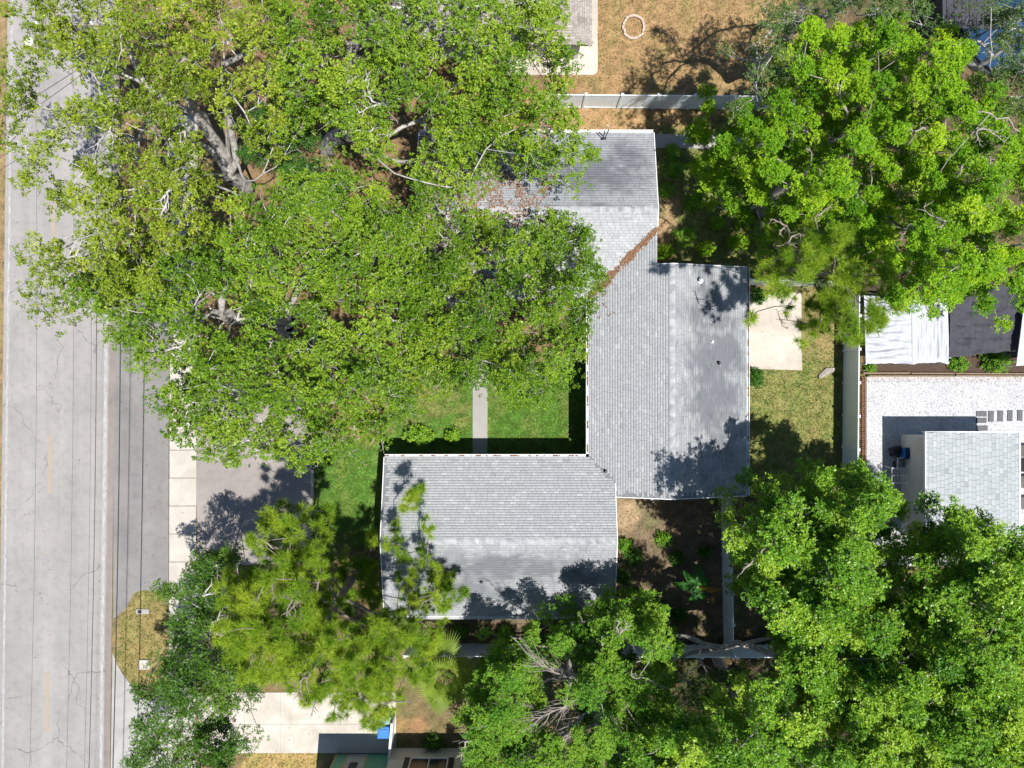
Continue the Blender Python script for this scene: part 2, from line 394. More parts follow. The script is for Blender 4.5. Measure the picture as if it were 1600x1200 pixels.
Z_DIRT = (.20, .135, .08); Z_LAWN = (.09, .185, .034); Z_DRY = (.31, .20, .108); Z_PATCH = (.20, .20, .075)
Z_SOIL = (.165, .125, .092); Z_VERGE = (.245, .195, .085); Z_FAR = (.16, .13, .07)
zones = [  # polygon in photo pixels (ground), colour, softness px, grass density, grass tint
    ([(180, -60), (900, -60), (900, 720), (180, 720)], Z_DIRT, 30, 6, .25),
    ([(860, -90), (1260, -90), (1240, 150), (860, 150)], Z_DRY, 14, 60, .22),
    ([(655, 150), (1180, 150), (1180, 215), (655, 215)], (.34, .22, .12), 10, 26, .25),
    ([(1015, 200), (1350, 180), (1340, 440), (1015, 420)], (.20, .21, .075), 16, 100, .65),
    ([(1020, 310), (1060, 310), (1055, 400), (1020, 410)], (.30, .21, .13), 10, 20, .3),
    ([(1140, 560), (1312, 550), (1312, 770), (1140, 770)], Z_PATCH, 10, 120, .62),
    ([(1250, 440), (1312, 440), (1312, 560), (1250, 560)], (.24, .20, .09), 8, 60, .45),
    ([(940, 770), (1130, 770), (1130, 1010), (940, 1010)], Z_SOIL, 10, 14, .5),
    ([(945, 775), (1000, 775), (995, 835), (950, 840)], (.33, .25, .17), 9, 6, .3),
    ([(1146, 770), (1240, 770), (1240, 1010), (1146, 1010)], (.12, .10, .055), 10, 24, .5),
    ([(600, 560), (905, 560), (920, 480), (920, 712), (600, 712)], Z_LAWN, 10, 260, .85),
    ([(490, 690), (612, 690), (640, 890), (560, 900), (486, 850)], Z_LAWN, 10, 220, .8),
    ([(620, 560), (735, 570), (735, 640), (640, 650)], (.15, .17, .055), 20, 90, .6),
    ([(480, 860), (620, 850), (720, 1010), (480, 1010)], (.17, .12, .07), 18, 12, .4),
    ([(640, 935), (940, 935), (940, 1015), (640, 1015)], Z_SOIL, 8, 6, .4),
    ([(180, 926), (215, 920), (262, 928), (262, 1090), (215, 1090), (180, 1040)], Z_VERGE, 5, 80, .38),
    ([(385, 1172), (500, 1172), (500, 1290), (385, 1290)], (.36, .26, .11), 5, 60, .2),
    ([(-80, -60), (12, -60), (3, 700), (-3, 1260), (-80, 1260)], (.27, .19, .11), 4, 20, .2),
    ([(620, 1120), (662, 1120), (668, 1142), (620, 1142)], (.27, .16, .09), 4, 0, .2),
    ([(1040, 1020), (1720, 880), (1720, 1260), (1040, 1260)], (.045, .034, .024), 10, 4, .4),  # soil colour darkened to paint in the deep tree shade here
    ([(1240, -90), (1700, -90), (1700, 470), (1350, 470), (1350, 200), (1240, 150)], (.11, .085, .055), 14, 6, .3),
]
gx = np.arange(-33.0, 33.01, .22); gy = np.arange(-26.0, 26.01, .22)
GX, GY = np.meshgrid(gx, gy, indexing='xy'); GP = np.stack([GX, GY], -1)
PXg = np.stack([GX * S + 800, 600 - GY * S], -1)
zone_col = np.zeros(GX.shape + (3,)); zone_col[:] = Z_FAR
dens = np.zeros(GX.shape); gtint = np.full(GX.shape, .4)
n_edge = Noise(3, 1.6, 3)(GP); n_col = Noise(4, 2.6, 4)(GP); n_col2 = Noise(5, .9, 3)(GP)
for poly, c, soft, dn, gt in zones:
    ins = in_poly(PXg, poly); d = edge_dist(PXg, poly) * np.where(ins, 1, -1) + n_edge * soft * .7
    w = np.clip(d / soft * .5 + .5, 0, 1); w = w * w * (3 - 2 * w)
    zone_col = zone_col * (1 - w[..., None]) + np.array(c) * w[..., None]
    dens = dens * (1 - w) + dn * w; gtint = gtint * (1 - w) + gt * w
# patches of greener and barer soil
gmix = np.clip(n_col * .45, -1, 1)[..., None]
zone_col = np.where(gmix > 0, zone_col * (1 - .25 * gmix) + np.array(Z_LAWN) * .25 * gmix, zone_col * (1 + .3 * gmix) - np.array(Z_DRY) * .3 * gmix)
# the drier grass flecks in the golden yard
zone_col = np.clip(zone_col * (1 + .10 * n_col2[..., None]), .01, .9)
gz = .035 * Noise(6, 3.5, 3)(GP) * np.clip(np.minimum(1, (GX + 18.2) / 2), 0, 1) * 0 - .03 + .008 * n_col2
R_, C_ = GX.shape
Vg = np.stack([GX, GY, gz], -1).reshape(-1, 3)
ii, jj = np.meshgrid(np.arange(R_ - 1), np.arange(C_ - 1), indexing='ij')
Fg = np.stack([ii * C_ + jj, ii * C_ + jj + 1, (ii + 1) * C_ + jj + 1, (ii + 1) * C_ + jj], -1).reshape(-1, 4)
# outer skirt reaching far away
nb = len(Vg); BIG = 600
skx = [-BIG, -33, 33, BIG]
outer = np.array([[-BIG, -BIG, -.04], [BIG, -BIG, -.04], [BIG, BIG, -.04], [-BIG, BIG, -.04]])
corner = np.array([0, C_ - 1, R_ * C_ - 1, (R_ - 1) * C_])
Vg = np.concatenate([Vg, outer]); zc = np.concatenate([zone_col.reshape(-1, 3), np.tile(np.array(Z_FAR), (4, 1))])
Fsk = np.array([[nb, nb + 1, corner[1], corner[0]], [nb + 1, nb + 2, corner[2], corner[1]], [nb + 2, nb + 3, corner[3], corner[2]], [nb + 3, nb, corner[0], corner[3]]])
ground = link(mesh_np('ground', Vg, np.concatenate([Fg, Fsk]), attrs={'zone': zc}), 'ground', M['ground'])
tag(ground, 'soil and patchy lawn of the lots around the houses', kind='structure')

def zone_at(x, y, arr):
    i = np.clip(((y + 26) / .22).astype(int), 0, R_ - 1); j = np.clip(((x + 33) / .22).astype(int), 0, C_ - 1); return arr[i, j]

def sheet(name, pts, mat, z=.0, thick=.08, parent=None, label=None, kind='structure'):
    poly = [(p[0], p[1]) for p in pts]
    a = sum(poly[i][0] * poly[(i + 1) % len(poly)][1] - poly[(i + 1) % len(poly)][0] * poly[i][1] for i in range(len(poly)))
    if a < 0: poly = poly[::-1]
    o = MB().prism(poly, z - thick, z).build(name, mat, parent)
    if parent is None: tag(o, label, kind=kind)
    return o

# road, gutter, apron, sidewalk, driveway
road = sheet('road', [road_pt(3, -400), road_pt(168, -400), road_pt(168, 1600), road_pt(3, 1600)], M['road'], .0, .1, label='pale grey asphalt road running down the side of the lots')
sheet('road_gutter', [road_pt(168, -400), road_pt(178, -400), road_pt(178, 1600), road_pt(168, 1600)], M['gutterpan'], .004, .1, label='dark grimy gutter strip along the road edge')
for k, (a, b) in enumerate([(-420, -330), (-50, 40), (315, 405), (680, 771), (1050, 1143)]):
    sheet('yellow_dash', [road_pt(75.5, a), road_pt(81.5, a), road_pt(81.5, b), road_pt(75.5, b)], M['yellow_line'], .006, .004, parent=road)
sheet('edge_line', [road_pt(161.5, -400), road_pt(166, -400), road_pt(166, 1600), road_pt(161.5, 1600)], M['white_line'], .006, .004, parent=road)
sheet('edge_line', [road_pt(8.5, -400), road_pt(12, -400), road_pt(12, 1600), road_pt(8.5, 1600)], M['white_line'], .006, .004, parent=road)
apron_poly = [(178, 470), (264, 470), (263, 924), (246, 925), (226, 922), (211, 925), (203, 938), (197, 950), (186, 960), (177, 967)]
sheet('driveway_apron', [W(u, v) for u, v in apron_poly], M['apron'], .002, .1, label='dark grey asphalt apron between road and sidewalk')
apron2 = [(176, 1020), (184, 1040), (192, 1054), (206, 1072), (216, 1088), (232, 1094), (262, 1094), (262, 1260), (172, 1260)]
sheet('neighbour_apron', [W(u, v) for u, v in apron2], M['concrete_g'], .002, .1, label='pale concrete apron beside the road below the verge')
drive = sheet('driveway', [W(u, v) for u, v in wobble_poly([(308, 600), (489, 600), (487, 880), (308, 885)], 40, .6, 3)], M['drive'], .004, .1, label='worn brownish asphalt driveway beside the sidewalk')
nd_ = bpy.data.objects.new('neighbour_driveway', None); col.objects.link(nd_); tag(nd_, 'pale concrete driveway of the house with green boards', kind='structure'); WORLD_LOC['neighbour_driveway'] = np.zeros(3)
for q_, (ua, ub_) in enumerate([(310, 381), (382, 437), (438, 527), (528, 618)]):
    for (va, vb) in ((1082, 1131), (1132, 1176)):
        sheet('slab', [W(u, v) for u, v in [(ua, va), (ub_ + .7, va), (ub_ + .7, vb + .7), (ua, vb + .7)]], M['concrete_w'], .003 + .003 * (q_ % 2), .1, parent=nd_)
side = bpy.data.objects.new('sidewalk', None); col.objects.link(side); tag(side, 'beige concrete sidewalk of square slabs', kind='structure'); WORLD_LOC['sidewalk'] = np.zeros(3)
slab_me = MB().bbox((0, 0, 0), (1.50, 1.535, .12), .012).mesh('sidewalk_slab')
for k in range(-12, 16):
    v = 725 + k * 43.7
    p = W(286.0 + (700 - v) * .004, v)
    o = link(slab_me, 'slab', M['concrete'], side, (p[0], p[1], -.045 + .004 * ((k * 7) % 3)), math.radians(.25))
kb = MB().bbox(np.array(W(488.5, 755)) + [0, 0, .05], (.16, 1.55, .16), .03).build('wheel_stop', M['concrete_w'], loc=W(488.5, 755))
tag(kb, 'white concrete wheel stop at the edge of the driveway', 'wheel stop')

# front walk
sheet('front_walk', [W(u, v) for u, v in [(738.5, 560), (762, 560), (761.5, 716), (738.5, 716)]], M['walk'], .012, .1, label='narrow grey concrete walk across the front lawn')
# slab in the back yard and path by the north wing
sheet('patio_slab', [W(u, v) for u, v in [(1164, 455), (1252, 458), (1253, 578.5), (1164, 576)]], M['concrete_w'], .02, .1, label='white concrete patio slab behind the house')
sheet('side_path', [W(u, v) for u, v in [(1008, 209), (1190, 212), (1190, 233), (1008, 231)]], M['concrete_g'], .012, .1, label='grey concrete path beside the north wing')
# white gravel yard of the right-hand neighbour
sheet('gravel_yard', [W(u, v) for u, v in [(1354, 597.5), (1720, 597.5), (1720, 885), (1354, 885)]], M['gravel_w'], .006, .1, label='white gravel yard of the neighbour with stepping stones')
sheet('grey_gravel_bed', [W(u, v) for u, v in [(1354, 588), (1720, 588), (1720, 597.5), (1354, 597.5)]], M['gravel_g'], .012, .1, label='narrow grey gravel strip along the yard edging')

# ------------------------------------------------------------------ main house
PITCH = .27; EZ = 2.6
Sx0, Sx1, Sy1, Sy0 = WX(601, EZ), WX(959, EZ), WY(714, EZ), WY(963, EZ)
Ex0, Ex1, Ey1, Ey0 = WX(920, EZ), WX(1167, EZ), WY(418, EZ), WY(774, EZ)
Nx0, Nx1, Ny1, Ny0 = WX(655, EZ), WX(1021, EZ), WY(207, EZ), WY(464, EZ)
Sry, Erx, Nry = (Sy0 + Sy1) / 2, (Ex0 + Ex1) / 2, (Ny0 + Ny1) / 2
HS, HE, HN = EZ + PITCH * (Sy1 - Sry), EZ + PITCH * (Erx - Ex0), EZ + PITCH * (Ny1 - Nry)
zSn = lambda x, y: EZ + PITCH * (Sy1 - y); zSs = lambda x, y: EZ + PITCH * (y - Sy0)
zEw = lambda x, y: EZ + PITCH * (x - Ex0); zEe = lambda x, y: EZ + PITCH * (Ex1 - x)
zNn = lambda x, y: EZ + PITCH * (Ny1 - y); zNs = lambda x, y: EZ + PITCH * (y - Ny0)
vS = Sy1 - (Sx1 - Ex0); vN = Ny0 + (Nx1 - Ex0)
slopes = {  # name: (height function, polygon, eave start, along, up, eave length, run)
    'Sn': (zSn, [(Sx0, Sy1), (Sx0, Sry), (Sx1, Sry), (Sx1, vS), (Ex0, Sy1)]),
    'Ss': (zSs, [(Sx0, Sy0), (Sx1, Sy0), (Sx1, Sry), (Sx0, Sry)]),
    'Ew': (zEw, [(Ex0, Sy1), (Sx1, vS), (Sx1, Ey0), (Erx, Ey0), (Erx, Ey1), (Nx1, Ey1), (Nx1, vN), (Ex0, Ny0)]),
    'Ee': (zEe, [(Ex1, Ey0), (Ex1, Ey1), (Erx, Ey1), (Erx, Ey0)]),
    'Nn': (zNn, [(Nx0, Ny1), (Nx0, Nry), (Nx1, Nry), (Nx1, Ny1)]),
    'Ns': (zNs, [(Nx0, Ny0), (Ex0, Ny0), (Nx1, vN), (Nx1, Nry), (Nx0, Nry)]),
}
def ccw(poly):
    a = sum(poly[i][0] * poly[(i + 1) % len(poly)][1] - poly[(i + 1) % len(poly)][0] * poly[i][1] for i in range(len(poly)))
    return poly if a > 0 else poly[::-1]

def shingle_tabs(zf, poly, axis, eave, sign, seed, expo=.135, wid=.30, gap=.009, gapw=.016, litter=None):
    """tabs of one slope; axis 'x' = courses run along x (slope in y). returns V,F,tint,stain-positions"""
    r = np.random.default_rng(seed); P = np.array(poly)
    lo, hi = P.min(0), P.max(0)
    a0, a1 = (lo[0], hi[0]) if axis == 'x' else (lo[1], hi[1])
    run = (hi[1] - lo[1]) if axis == 'x' else (hi[0] - lo[0])
    cosp = 1 / math.sqrt(1 + PITCH ** 2); de = expo * cosp
    rows = int(math.ceil(run / de)); Vs, T = [], []
    for k in range(rows):
        b0 = k * de; b1 = min(b0 + de - gap, run + .0)
        off = r.uniform(0, wid); ws = np.cumsum(r.uniform(.75, 1.25, int((a1 - a0) / wid * 1.35) + 3) * wid) + a0 - off
        s = ws[:-1]; e = ws[1:] - gapw; s = np.clip(s, a0, a1); e = np.clip(e, a0, a1); ok = e - s > .03; s, e = s[ok], e[ok]
        n = len(s); lift = .020; q = np.zeros((n, 6, 3))
        bb0 = eave + sign * b0; bb1 = eave + sign * b1
        def put(i, a, b, dz):
            if axis == 'x': q[:, i, 0] = a; q[:, i, 1] = b
            else: q[:, i, 0] = b; q[:, i, 1] = a
            q[:, i, 2] = zf(q[:, i, 0], q[:, i, 1]) + dz
        put(0, s, bb0, .004); put(1, e, bb0, .004); put(2, s, bb0, lift); put(3, e, bb0, lift); put(4, s, bb1, .008); put(5, e, bb1, .008)
        c = q[:, 2:].mean(1)[:, :2]; keep = in_poly(c, poly)
        Vs.append(q[keep]); T.append(np.clip(r.normal(.5, .17, n) + (r.random(n) < .05) * .3, 0, 1)[keep])
    V = np.concatenate(Vs); T = np.concatenate(T); n = len(V)
    flip = (axis == 'x') == (sign > 0)
    f = np.array([[0, 1, 3, 2], [2, 3, 5, 4]]) if flip else np.array([[0, 2, 3, 1], [2, 4, 5, 3]])
    F = (np.arange(n)[:, None, None] * 6 + f[None]).reshape(-1, 4)
    return V.reshape(-1, 3), F, np.repeat(T, 6)

house_loc = np.array([(Ex0 + Ex1) / 2, (Ey0 + Ey1) / 2, 0])
house = empty('ranch_house', house_loc, 'U-shaped ranch house with grey shingle roof around the front lawn', 'house')
for nm, (zf, poly) in slopes.items():
    poly = ccw(poly); zs = [zf(*p) for p in poly]
    MB().prism(poly, [z - .14 for z in zs], [z for z in zs]).build('roof', M['felt'], house)
snz = Noise(21, 2.2, 4); snz2 = Noise(22, .5, 3)
def blob(P, u, v, ru, rv, z=3.2):
    c = W(u, v, z); k = (CAM_H - z) / CAM_H / S
    return np.exp(-(((P[:, 0] - c[0]) / (ru * k)) ** 2 + ((P[:, 1] - c[1]) / (rv * k)) ** 2))
roof_parts = []
base = 0; AV, AF, AT = [], [], []
spec = [('Sn', 'x', Sy1, -1), ('Ss', 'x', Sy0, 1), ('Ew', 'y', Ex0, 1), ('Ee', 'y', Ex1, -1), ('Nn', 'x', Ny1, -1), ('Ns', 'x', Ny0, 1)]
for k, (nm, ax, ev, sg) in enumerate(spec):
    V, F, T = shingle_tabs(slopes[nm][0], slopes[nm][1], ax, ev, sg, 40 + k)
    stn = (blob(V, 925, 275, 80, 42) * 1.0 + blob(V, 985, 240, 40, 26) * .5 + blob(V, 1118, 610, 40, 90) * 1.0 + blob(V, 1098, 470, 22, 60) * .6 + blob(V, 1140, 540, 25, 40) * .5
           + blob(V, 770, 888, 120, 24) * .8 + blob(V, 720, 930, 90, 22) * .6 + blob(V, 900, 900, 50, 40) * .3 + blob(V, 1050, 560, 4.0, 170, 3.7) * .45 + blob(V, 900, 322, 130, 5, 3.7) * .4)
    stn = stn + {'Ee': .36, 'Ss': .30, 'Nn': .14}.get(nm, .03)
    # streaks run down the slope
    st = Noise(60 + k, .35, 2)(np.stack([V[:, 0] * (1 if ax == 'x' else .12), V[:, 1] * (.12 if ax == 'x' else 1)], -1))
    stn = np.clip(stn * np.clip(.85 + .16 * st + .16 * snz(V[:, :2]), .4, 1.25) + .05 * snz2(V[:, :2]), 0, .85)
    o = link(mesh_np('shingles', V - house_loc, F, tint=T, attrs={'stain': stn}), 'shingles', M['shingle'], house, house_loc)
    tag(o, kind='stuff')
# ridge caps
def ridge(p0, p1, mat, parent, seed, w=.15, step=.16):
    r = np.random.default_rng(seed); p0 = np.array(p0, float); p1 = np.array(p1, float); L = np.linalg.norm(p1 - p0); d = (p1 - p0) / L
    side = np.cross(d, [0, 0, 1]); side /= np.linalg.norm(side); n = int(L / step); V = []; T = []
    for k in range(n):
        a = p0 + d * k * step; b = a + d * (step * 1.25); dz = np.array([0, 0, 1.0])
        for q, h in ((a, .026), (b, .012)):
            V += [q - side * w - dz * (w * PITCH - h), q + dz * (h + .012), q + side * w - dz * (w * PITCH - h)]
        T += [np.clip(r.normal(.45, .22), 0, 1)] * 6
    V = np.array(V); F = (np.arange(n)[:, None, None] * 6 + np.array([[0, 3, 4, 1], [1, 4, 5, 2]])[None]).reshape(-1, 4)
    stn = np.clip(.22 + .2 * Noise(seed, .6, 3)(V[:, :2]), 0, .6)
    l = wloc(parent); o = link(mesh_np('ridge_cap', V - l, F, tint=T, attrs={'stain': stn}), 'ridge_cap', mat, parent, l); return tag(o, kind='stuff')
ridge((Sx0, Sry, HS), (Sx1, Sry, HS), M['shingle'], house, 1); ridge((Erx, Ey0, HE), (Erx, Ey1, HE), M['shingle'], house, 2); ridge((Nx0, Nry, HN), (Nx1, Nry, HN), M['shingle'], house, 3)
# gutters (open troughs) and rake trim
def gutter(p0, p1, out, parent=house):
    p0 = np.array(p0, float); p1 = np.array(p1, float); d = p1 - p0; L = np.linalg.norm(d[:2]); a = math.atan2(d[1], d[0]); c = (p0 + p1) / 2; o = np.array([out[0], out[1], 0.0])
    m = MB(); m.box(c + o * .012 + [0, 0, -.06], (L, .02, .13), a); m.box(c + o * .072 + [0, 0, -.115], (L, .10, .02), a); m.box(c + o * .130 + [0, 0, -.055], (L, .022, .14), a)
    return m.build('gutter', M['white'], parent)
gutter((Sx0, Sy1, EZ), (Ex0 - .15, Sy1, EZ), (0, 1)); gutter((Ex0, Sy1 + .15, EZ), (Ex0, Ny0 - .02, EZ), (-1, 0))
gutter((Ex1, Ey0, EZ), (Ex1, Ey1, EZ), (1, 0)); gutter((Sx0, Sy0, EZ), (Sx1, Sy0, EZ), (0, -1)); gutter((Nx0, Ny1, EZ), (Nx1, Ny1, EZ), (0, 1)); gutter((Nx0, Ny0, EZ), (Ex0 - .15, Ny0, EZ), (0, -1))
def rake(p0, p1, n):
    p0 = np.array(p0, float); p1 = np.array(p1, float); o = np.array([n[0], n[1], 0.0]) * .03; w = np.array([n[0], n[1], 0.0]) * .02
    V = [p0 + o - w + [0, 0, -.16], p1 + o - w + [0, 0, -.16], p1 + o - w + [0, 0, .02], p0 + o - w + [0, 0, .02]]; V += [q + 2 * w for q in V]
    MB().add(V, [(0, 1, 2, 3), (7, 6, 5, 4), (0, 4, 5, 1), (1, 5, 6, 2), (2, 6, 7, 3), (3, 7, 4, 0)]).build('rake_board', M['white'], house)
for x, n in ((Sx0, -1), (Sx1, 1)):
    ytop = Sy1 if n < 0 else vS
    rake((x, Sry, HS), (x, ytop, zSn(x, ytop)), (n, 0)); rake((x, Sy0, EZ), (x, Sry, HS), (n, 0))
for y, n in ((Ey0, -1), (Ey1, 1)):
    xs = Sx1 if n < 0 else Nx1
    rake((xs, y, zEw(xs, y)), (Erx, y, HE), (0, n)); rake((Erx, y, HE), (Ex1, y, EZ), (0, n))
for x, n in ((Nx0, -1), (Nx1, 1)):
    yb = Ny0 if n < 0 else vN
    rake((x, yb, zNs(x, yb)), (x, Nry, HN), (n, 0)); rake((x, Nry, HN), (x, Ny1, EZ), (n, 0))
# walls under the eaves
def wall_block(x0, x1, y0, y1, axis, parent, mat, z1=EZ - .16, h=None):
    m = MB(); m.box(((x0 + x1) / 2, (y0 + y1) / 2, z1 / 2 - .02), (x1 - x0, y1 - y0, z1 + .04))
    g = PITCH * ((y1 - y0) if axis == 'x' else (x1 - x0)) / 2
    if axis == 'x': V = [(x0 + .01, y0, z1), (x0 + .01, y1, z1), (x0 + .01, (y0 + y1) / 2, z1 + g), (x1 - .01, y0, z1), (x1 - .01, y1, z1), (x1 - .01, (y0 + y1) / 2, z1 + g)]
    else: V = [(x1, y0 + .01, z1), (x0, y0 + .01, z1), ((x0 + x1) / 2, y0 + .01, z1 + g), (x1, y1 - .01, z1), (x0, y1 - .01, z1), ((x0 + x1) / 2, y1 - .01, z1 + g)]
    m.add(V, [(0, 2, 1), (3, 4, 5), (0, 1, 4, 3), (1, 2, 5, 4), (2, 0, 3, 5)])
    return m.build('wall', mat, parent)
wall_block(Sx0 + .35, Sx1 - .35, Sy0 + .6, Sy1 - .6, 'x', house, M['stucco']); wall_block(Ex0 + .6, Ex1 - .6, Ey0 + .35, Ey1 - .35, 'y', house, M['stucco']); wall_block(Nx0 + .35, Nx1 - .35, Ny0 + .6, Ny1 - .6, 'x', house, M['stucco'])
def wall_window(cx, cy, z, w, h, facing, parent, mat=None):
    ax = 0 if facing[0] == 0 else math.pi / 2
    f = MB()
    for s in (-1, 1):
        f.box(np.array((cx, cy, z)) + np.array([math.cos(ax), math.sin(ax), 0]) * s * w / 2 + np.array([facing[0], facing[1], 0]) * .02, (.07, .08, h + .07), ax)
        f.box(np.array((cx, cy, z + s * h / 2)) + np.array([facing[0], facing[1], 0]) * .021, (w - .07, .08, .07), ax)
    f.box(np.array((cx, cy, z)) + np.array([facing[0], facing[1], 0]) * .018, (.05, .06, h - .07), ax)
    o = f.build('window', M['white'], parent)
    MB().box(np.array((cx, cy, z)) + np.array([facing[0], facing[1], 0]) * .006, (w - .06, .03, h - .06), ax).build('pane', mat or M['glass'], o, loc=wloc(parent))
    return o
for xx in (WX(660, EZ), WX(840, EZ)): wall_window(xx, Sy1 - .6, 1.5, 1.6, 1.1, (0, 1), house)
for yy in (WY(560, EZ), WY(650, EZ)): wall_window(Ex0 + .6, yy, 1.5, 1.5, 1.1, (-1, 0), house)
fd = MB().box((WX(752, EZ), Sy1 - .585, 1.02), (.95, .06, 2.05)).build('door', M['wood'], house)
MB().tube([(WX(752, EZ) + .36, Sy1 - .54, 1.0), (WX(752, EZ) + .36, Sy1 - .49, 1.0)], .035, 8).build('door_handle', M['metal'], fd, loc=house_loc)
# roof vents and pipes
def pipe_vent(u, v, r, h, mat, capmat=None, name='vent_pipe'):
    z = 3.2; p = W(u, v, z)
    for _ in range(3):
        x, y = p[0], p[1]
        z = (zEe(x, y) if x > Erx else zEw(x, y)) if y > Ey0 else (zSn(x, y) if y > Sry else zSs(x, y)); p = W(u, v, z)
    m = MB(); m.lathe((p[0], p[1], z - .05), [(r * 2.2, 0), (r * 2.0, .075), (r * 1.1, .10), (r, h)], 12)
    o = m.build(name, mat, house)
    if capmat: MB().lathe((p[0], p[1], z + h - .05), [(r * 1.5, 0), (r * 1.5, .03), (r * .4, .07)], 12).build('vent_cap', capmat, o, loc=house_loc)
    return o
pipe_vent(1094, 438, .085, .28, M['metal'], M['metal']); pipe_vent(1123, 567, .055, .34, M['dark']); pipe_vent(946, 736, .05, .3, M['dark']); pipe_vent(1113, 534, .04, .2, M['white']); pipe_vent(752, 909, .05, .25, M['dark'])
# small fittings on the walls that face the yard
MB().bbox(W(1022, 777, 1.4) + [0, 0, 0], (.42, .26, .5), .04).build('meter_box', M['white'], house)
MB().bbox(W(961.5, 838, 1.6), (.22, .55, .4), .04).build('conduit_box', M['white'], house)
# antenna at the north eave
ant = empty('roof_antenna', W(948, 205, 2.4), 'dark metal antenna mast on the eave of the north wing', 'antenna')
a0 = W(948, 203, 2.5); MB().tube([a0, W(950, 198, 3.0), W(950, 196, 3.3)], .03, 6).build('mast', M['white'], ant)
MB().tube([W(936, 206, 2.95), W(945, 216, 3.05), W(951, 203, 3.0)], .035, 6).build('arm', M['dark'], ant)
MB().box(W(945, 216, 3.08), (.14, .10, .08)).build('head', M['dark'], ant)

# ------------------------------------------------------------------ white vinyl fences
post_me = MB().bbox((0, 0, .93), (.127, .127, 1.86), .01).mesh('fence_post')
cap_me = MB().add([(-.075, -.075, 0), (.075, -.075, 0), (.075, .075, 0), (-.075, .075, 0), (-.075, -.075, .03), (.075, -.075, .03), (.075, .075, .03), (-.075, .075, .03), (0, 0, .075)],
                  [(3, 2, 1, 0), (0, 1, 5, 4), (1, 2, 6, 5), (2, 3, 7, 6), (3, 0, 4, 7), (4, 5, 8), (5, 6, 8), (6, 7, 8), (7, 4, 8)]).mesh('post_cap')
def fence(p0, p1, label, panel=1.83, group='white vinyl privacy fences'):
    p0 = np.array(p0[:2] + (0.,) if isinstance(p0, tuple) else [p0[0], p0[1], 0.]); p1 = np.array([p1[0], p1[1], 0.])
    L = np.linalg.norm(p1 - p0); n = max(1, round(L / panel)); d = (p1 - p0) / L; a = math.atan2(d[1], d[0]); st = L / n
    f = empty('vinyl_fence', p0, label, 'fence', group)
    b = MB(); nb_ = 10; w = (st - .127) / nb_
    for k in range(nb_):
        b.box((-(st - .127) / 2 + w * (k + .5), .002 * (k % 2), .92), (w - .006, .022, 1.60))
    b.box((0, 0, .92), (st - .14, .012, 1.58))
    pm = b.mesh('fence_panel'); rt = MB().bbox((0, 0, 0), (st - .127, .05, .14), .012).mesh('fence_rail')
    for k in range(n + 1):
        q = p0 + d * st * k
        o = link(post_me, 'post', M['vinyl'], f, q, a); c = link(cap_me, 'post_cap', M['white']); c.parent = o; c.location = (0, 0, 1.861)
        if k < n:
            m = p0 + d * st * (k + .5)
            link(pm, 'panel', M['vinyl'], f, m, a + random.uniform(-.004, .004)); link(rt, 'top_rail', M['vinyl'], f, m + [0, 0, 1.74], a); link(rt, 'bottom_rail', M['vinyl'], f, m + [0, 0, .10], a)
    return f
fence(W(856, 168), W(1236, 171), 'white vinyl fence between the dry yard and the north wing')
fence(W(1154, 444), W(1316, 448), 'white vinyl fence run north of the patio slab')
fence(W(1319, 448), W(1316, 748), 'white vinyl fence along the gravel yard')
fence(W(1319, 290), W(1319, 446), 'white vinyl fence running under the bright green trees')
fence(W(1127, 772), W(1131, 1006), 'white vinyl fence running south from the house corner')
fence(W(1133, 1008), W(640, 1006), 'white vinyl fence south of the low shady bed behind the south wing')
fence(W(1135, 1008), W(1262, 1008), 'short white vinyl fence under the heavy grey limb')
# ------------------------------------------------------------------ north neighbour
nh = empty('beige_house', W(760, -60), 'neighbour house with beige hip roof beside the dry yard', 'house')
ez2 = 2.7; bx1, by0 = WX(925, ez2), WY(70, ez2); bx0, by1 = bx1 - 12, by0 + 10
hh = ez2 + PITCH * 5; cx_, cy_ = bx1 - 5, by0 + 5; cx0_ = bx0 + 5
hp = {'e': (lambda x, y: ez2 + PITCH * (bx1 - x), [(bx1, by0), (bx1, by1), (cx_, cy_)], 'y', bx1, -1),
      's': (lambda x, y: ez2 + PITCH * (y - by0), [(bx0, by0), (bx1, by0), (cx_, cy_), (cx0_, cy_)], 'x', by0, 1),
      'n': (lambda x, y: ez2 + PITCH * (by1 - y), [(bx1, by1), (bx0, by1), (cx0_, cy_), (cx_, cy_)], 'x', by1, -1),
      'w': (lambda x, y: ez2 + PITCH * (x - bx0), [(bx0, by1), (bx0, by0), (cx0_, cy_)], 'y', bx0, 1)}
for k, (zf, poly, ax, ev, sg) in hp.items():
    poly = ccw(poly); zs = [zf(*p) for p in poly]
    MB().prism(poly, [z - .14 for z in zs], zs).build('roof', M['felt_b'], nh)
    if k in 'es':
        V, F, T = shingle_tabs(zf, poly, ax, ev, sg, 80 + ord(k)); l = wloc(nh)
        tag(link(mesh_np('shingles', V - l, F, tint=T, attrs={'stain': np.clip(.15 * Noise(9, 1.5, 3)(V[:, :2]), 0, .4)}), 'shingles', M['shingle_b'], nh, l), kind='stuff')
ridge((bx1, by0, ez2), (cx_, cy_, hh), M['shingle_b'], nh, 5, .17, .2)
MB().box(((bx0 + bx1) / 2, (by0 + by1) / 2, 1.25), (11, 9, 2.54)).build('wall', M['stucco_g'], nh)
wc = []
for k in range(7):
    a = -math.pi / 2 + k * math.pi / 12; c = W(925, 108); wc.append((c[0] + .32 * math.cos(a), c[1] + .32 * math.sin(a)))
sheet('neighbour_walk', [W(780, 117), ] + [(p[0], p[1]) for p in wc] + [W(934, -200), W(780, -200)], M['concrete_w'], .014, .1, label='pale concrete walk wrapping the beige house')
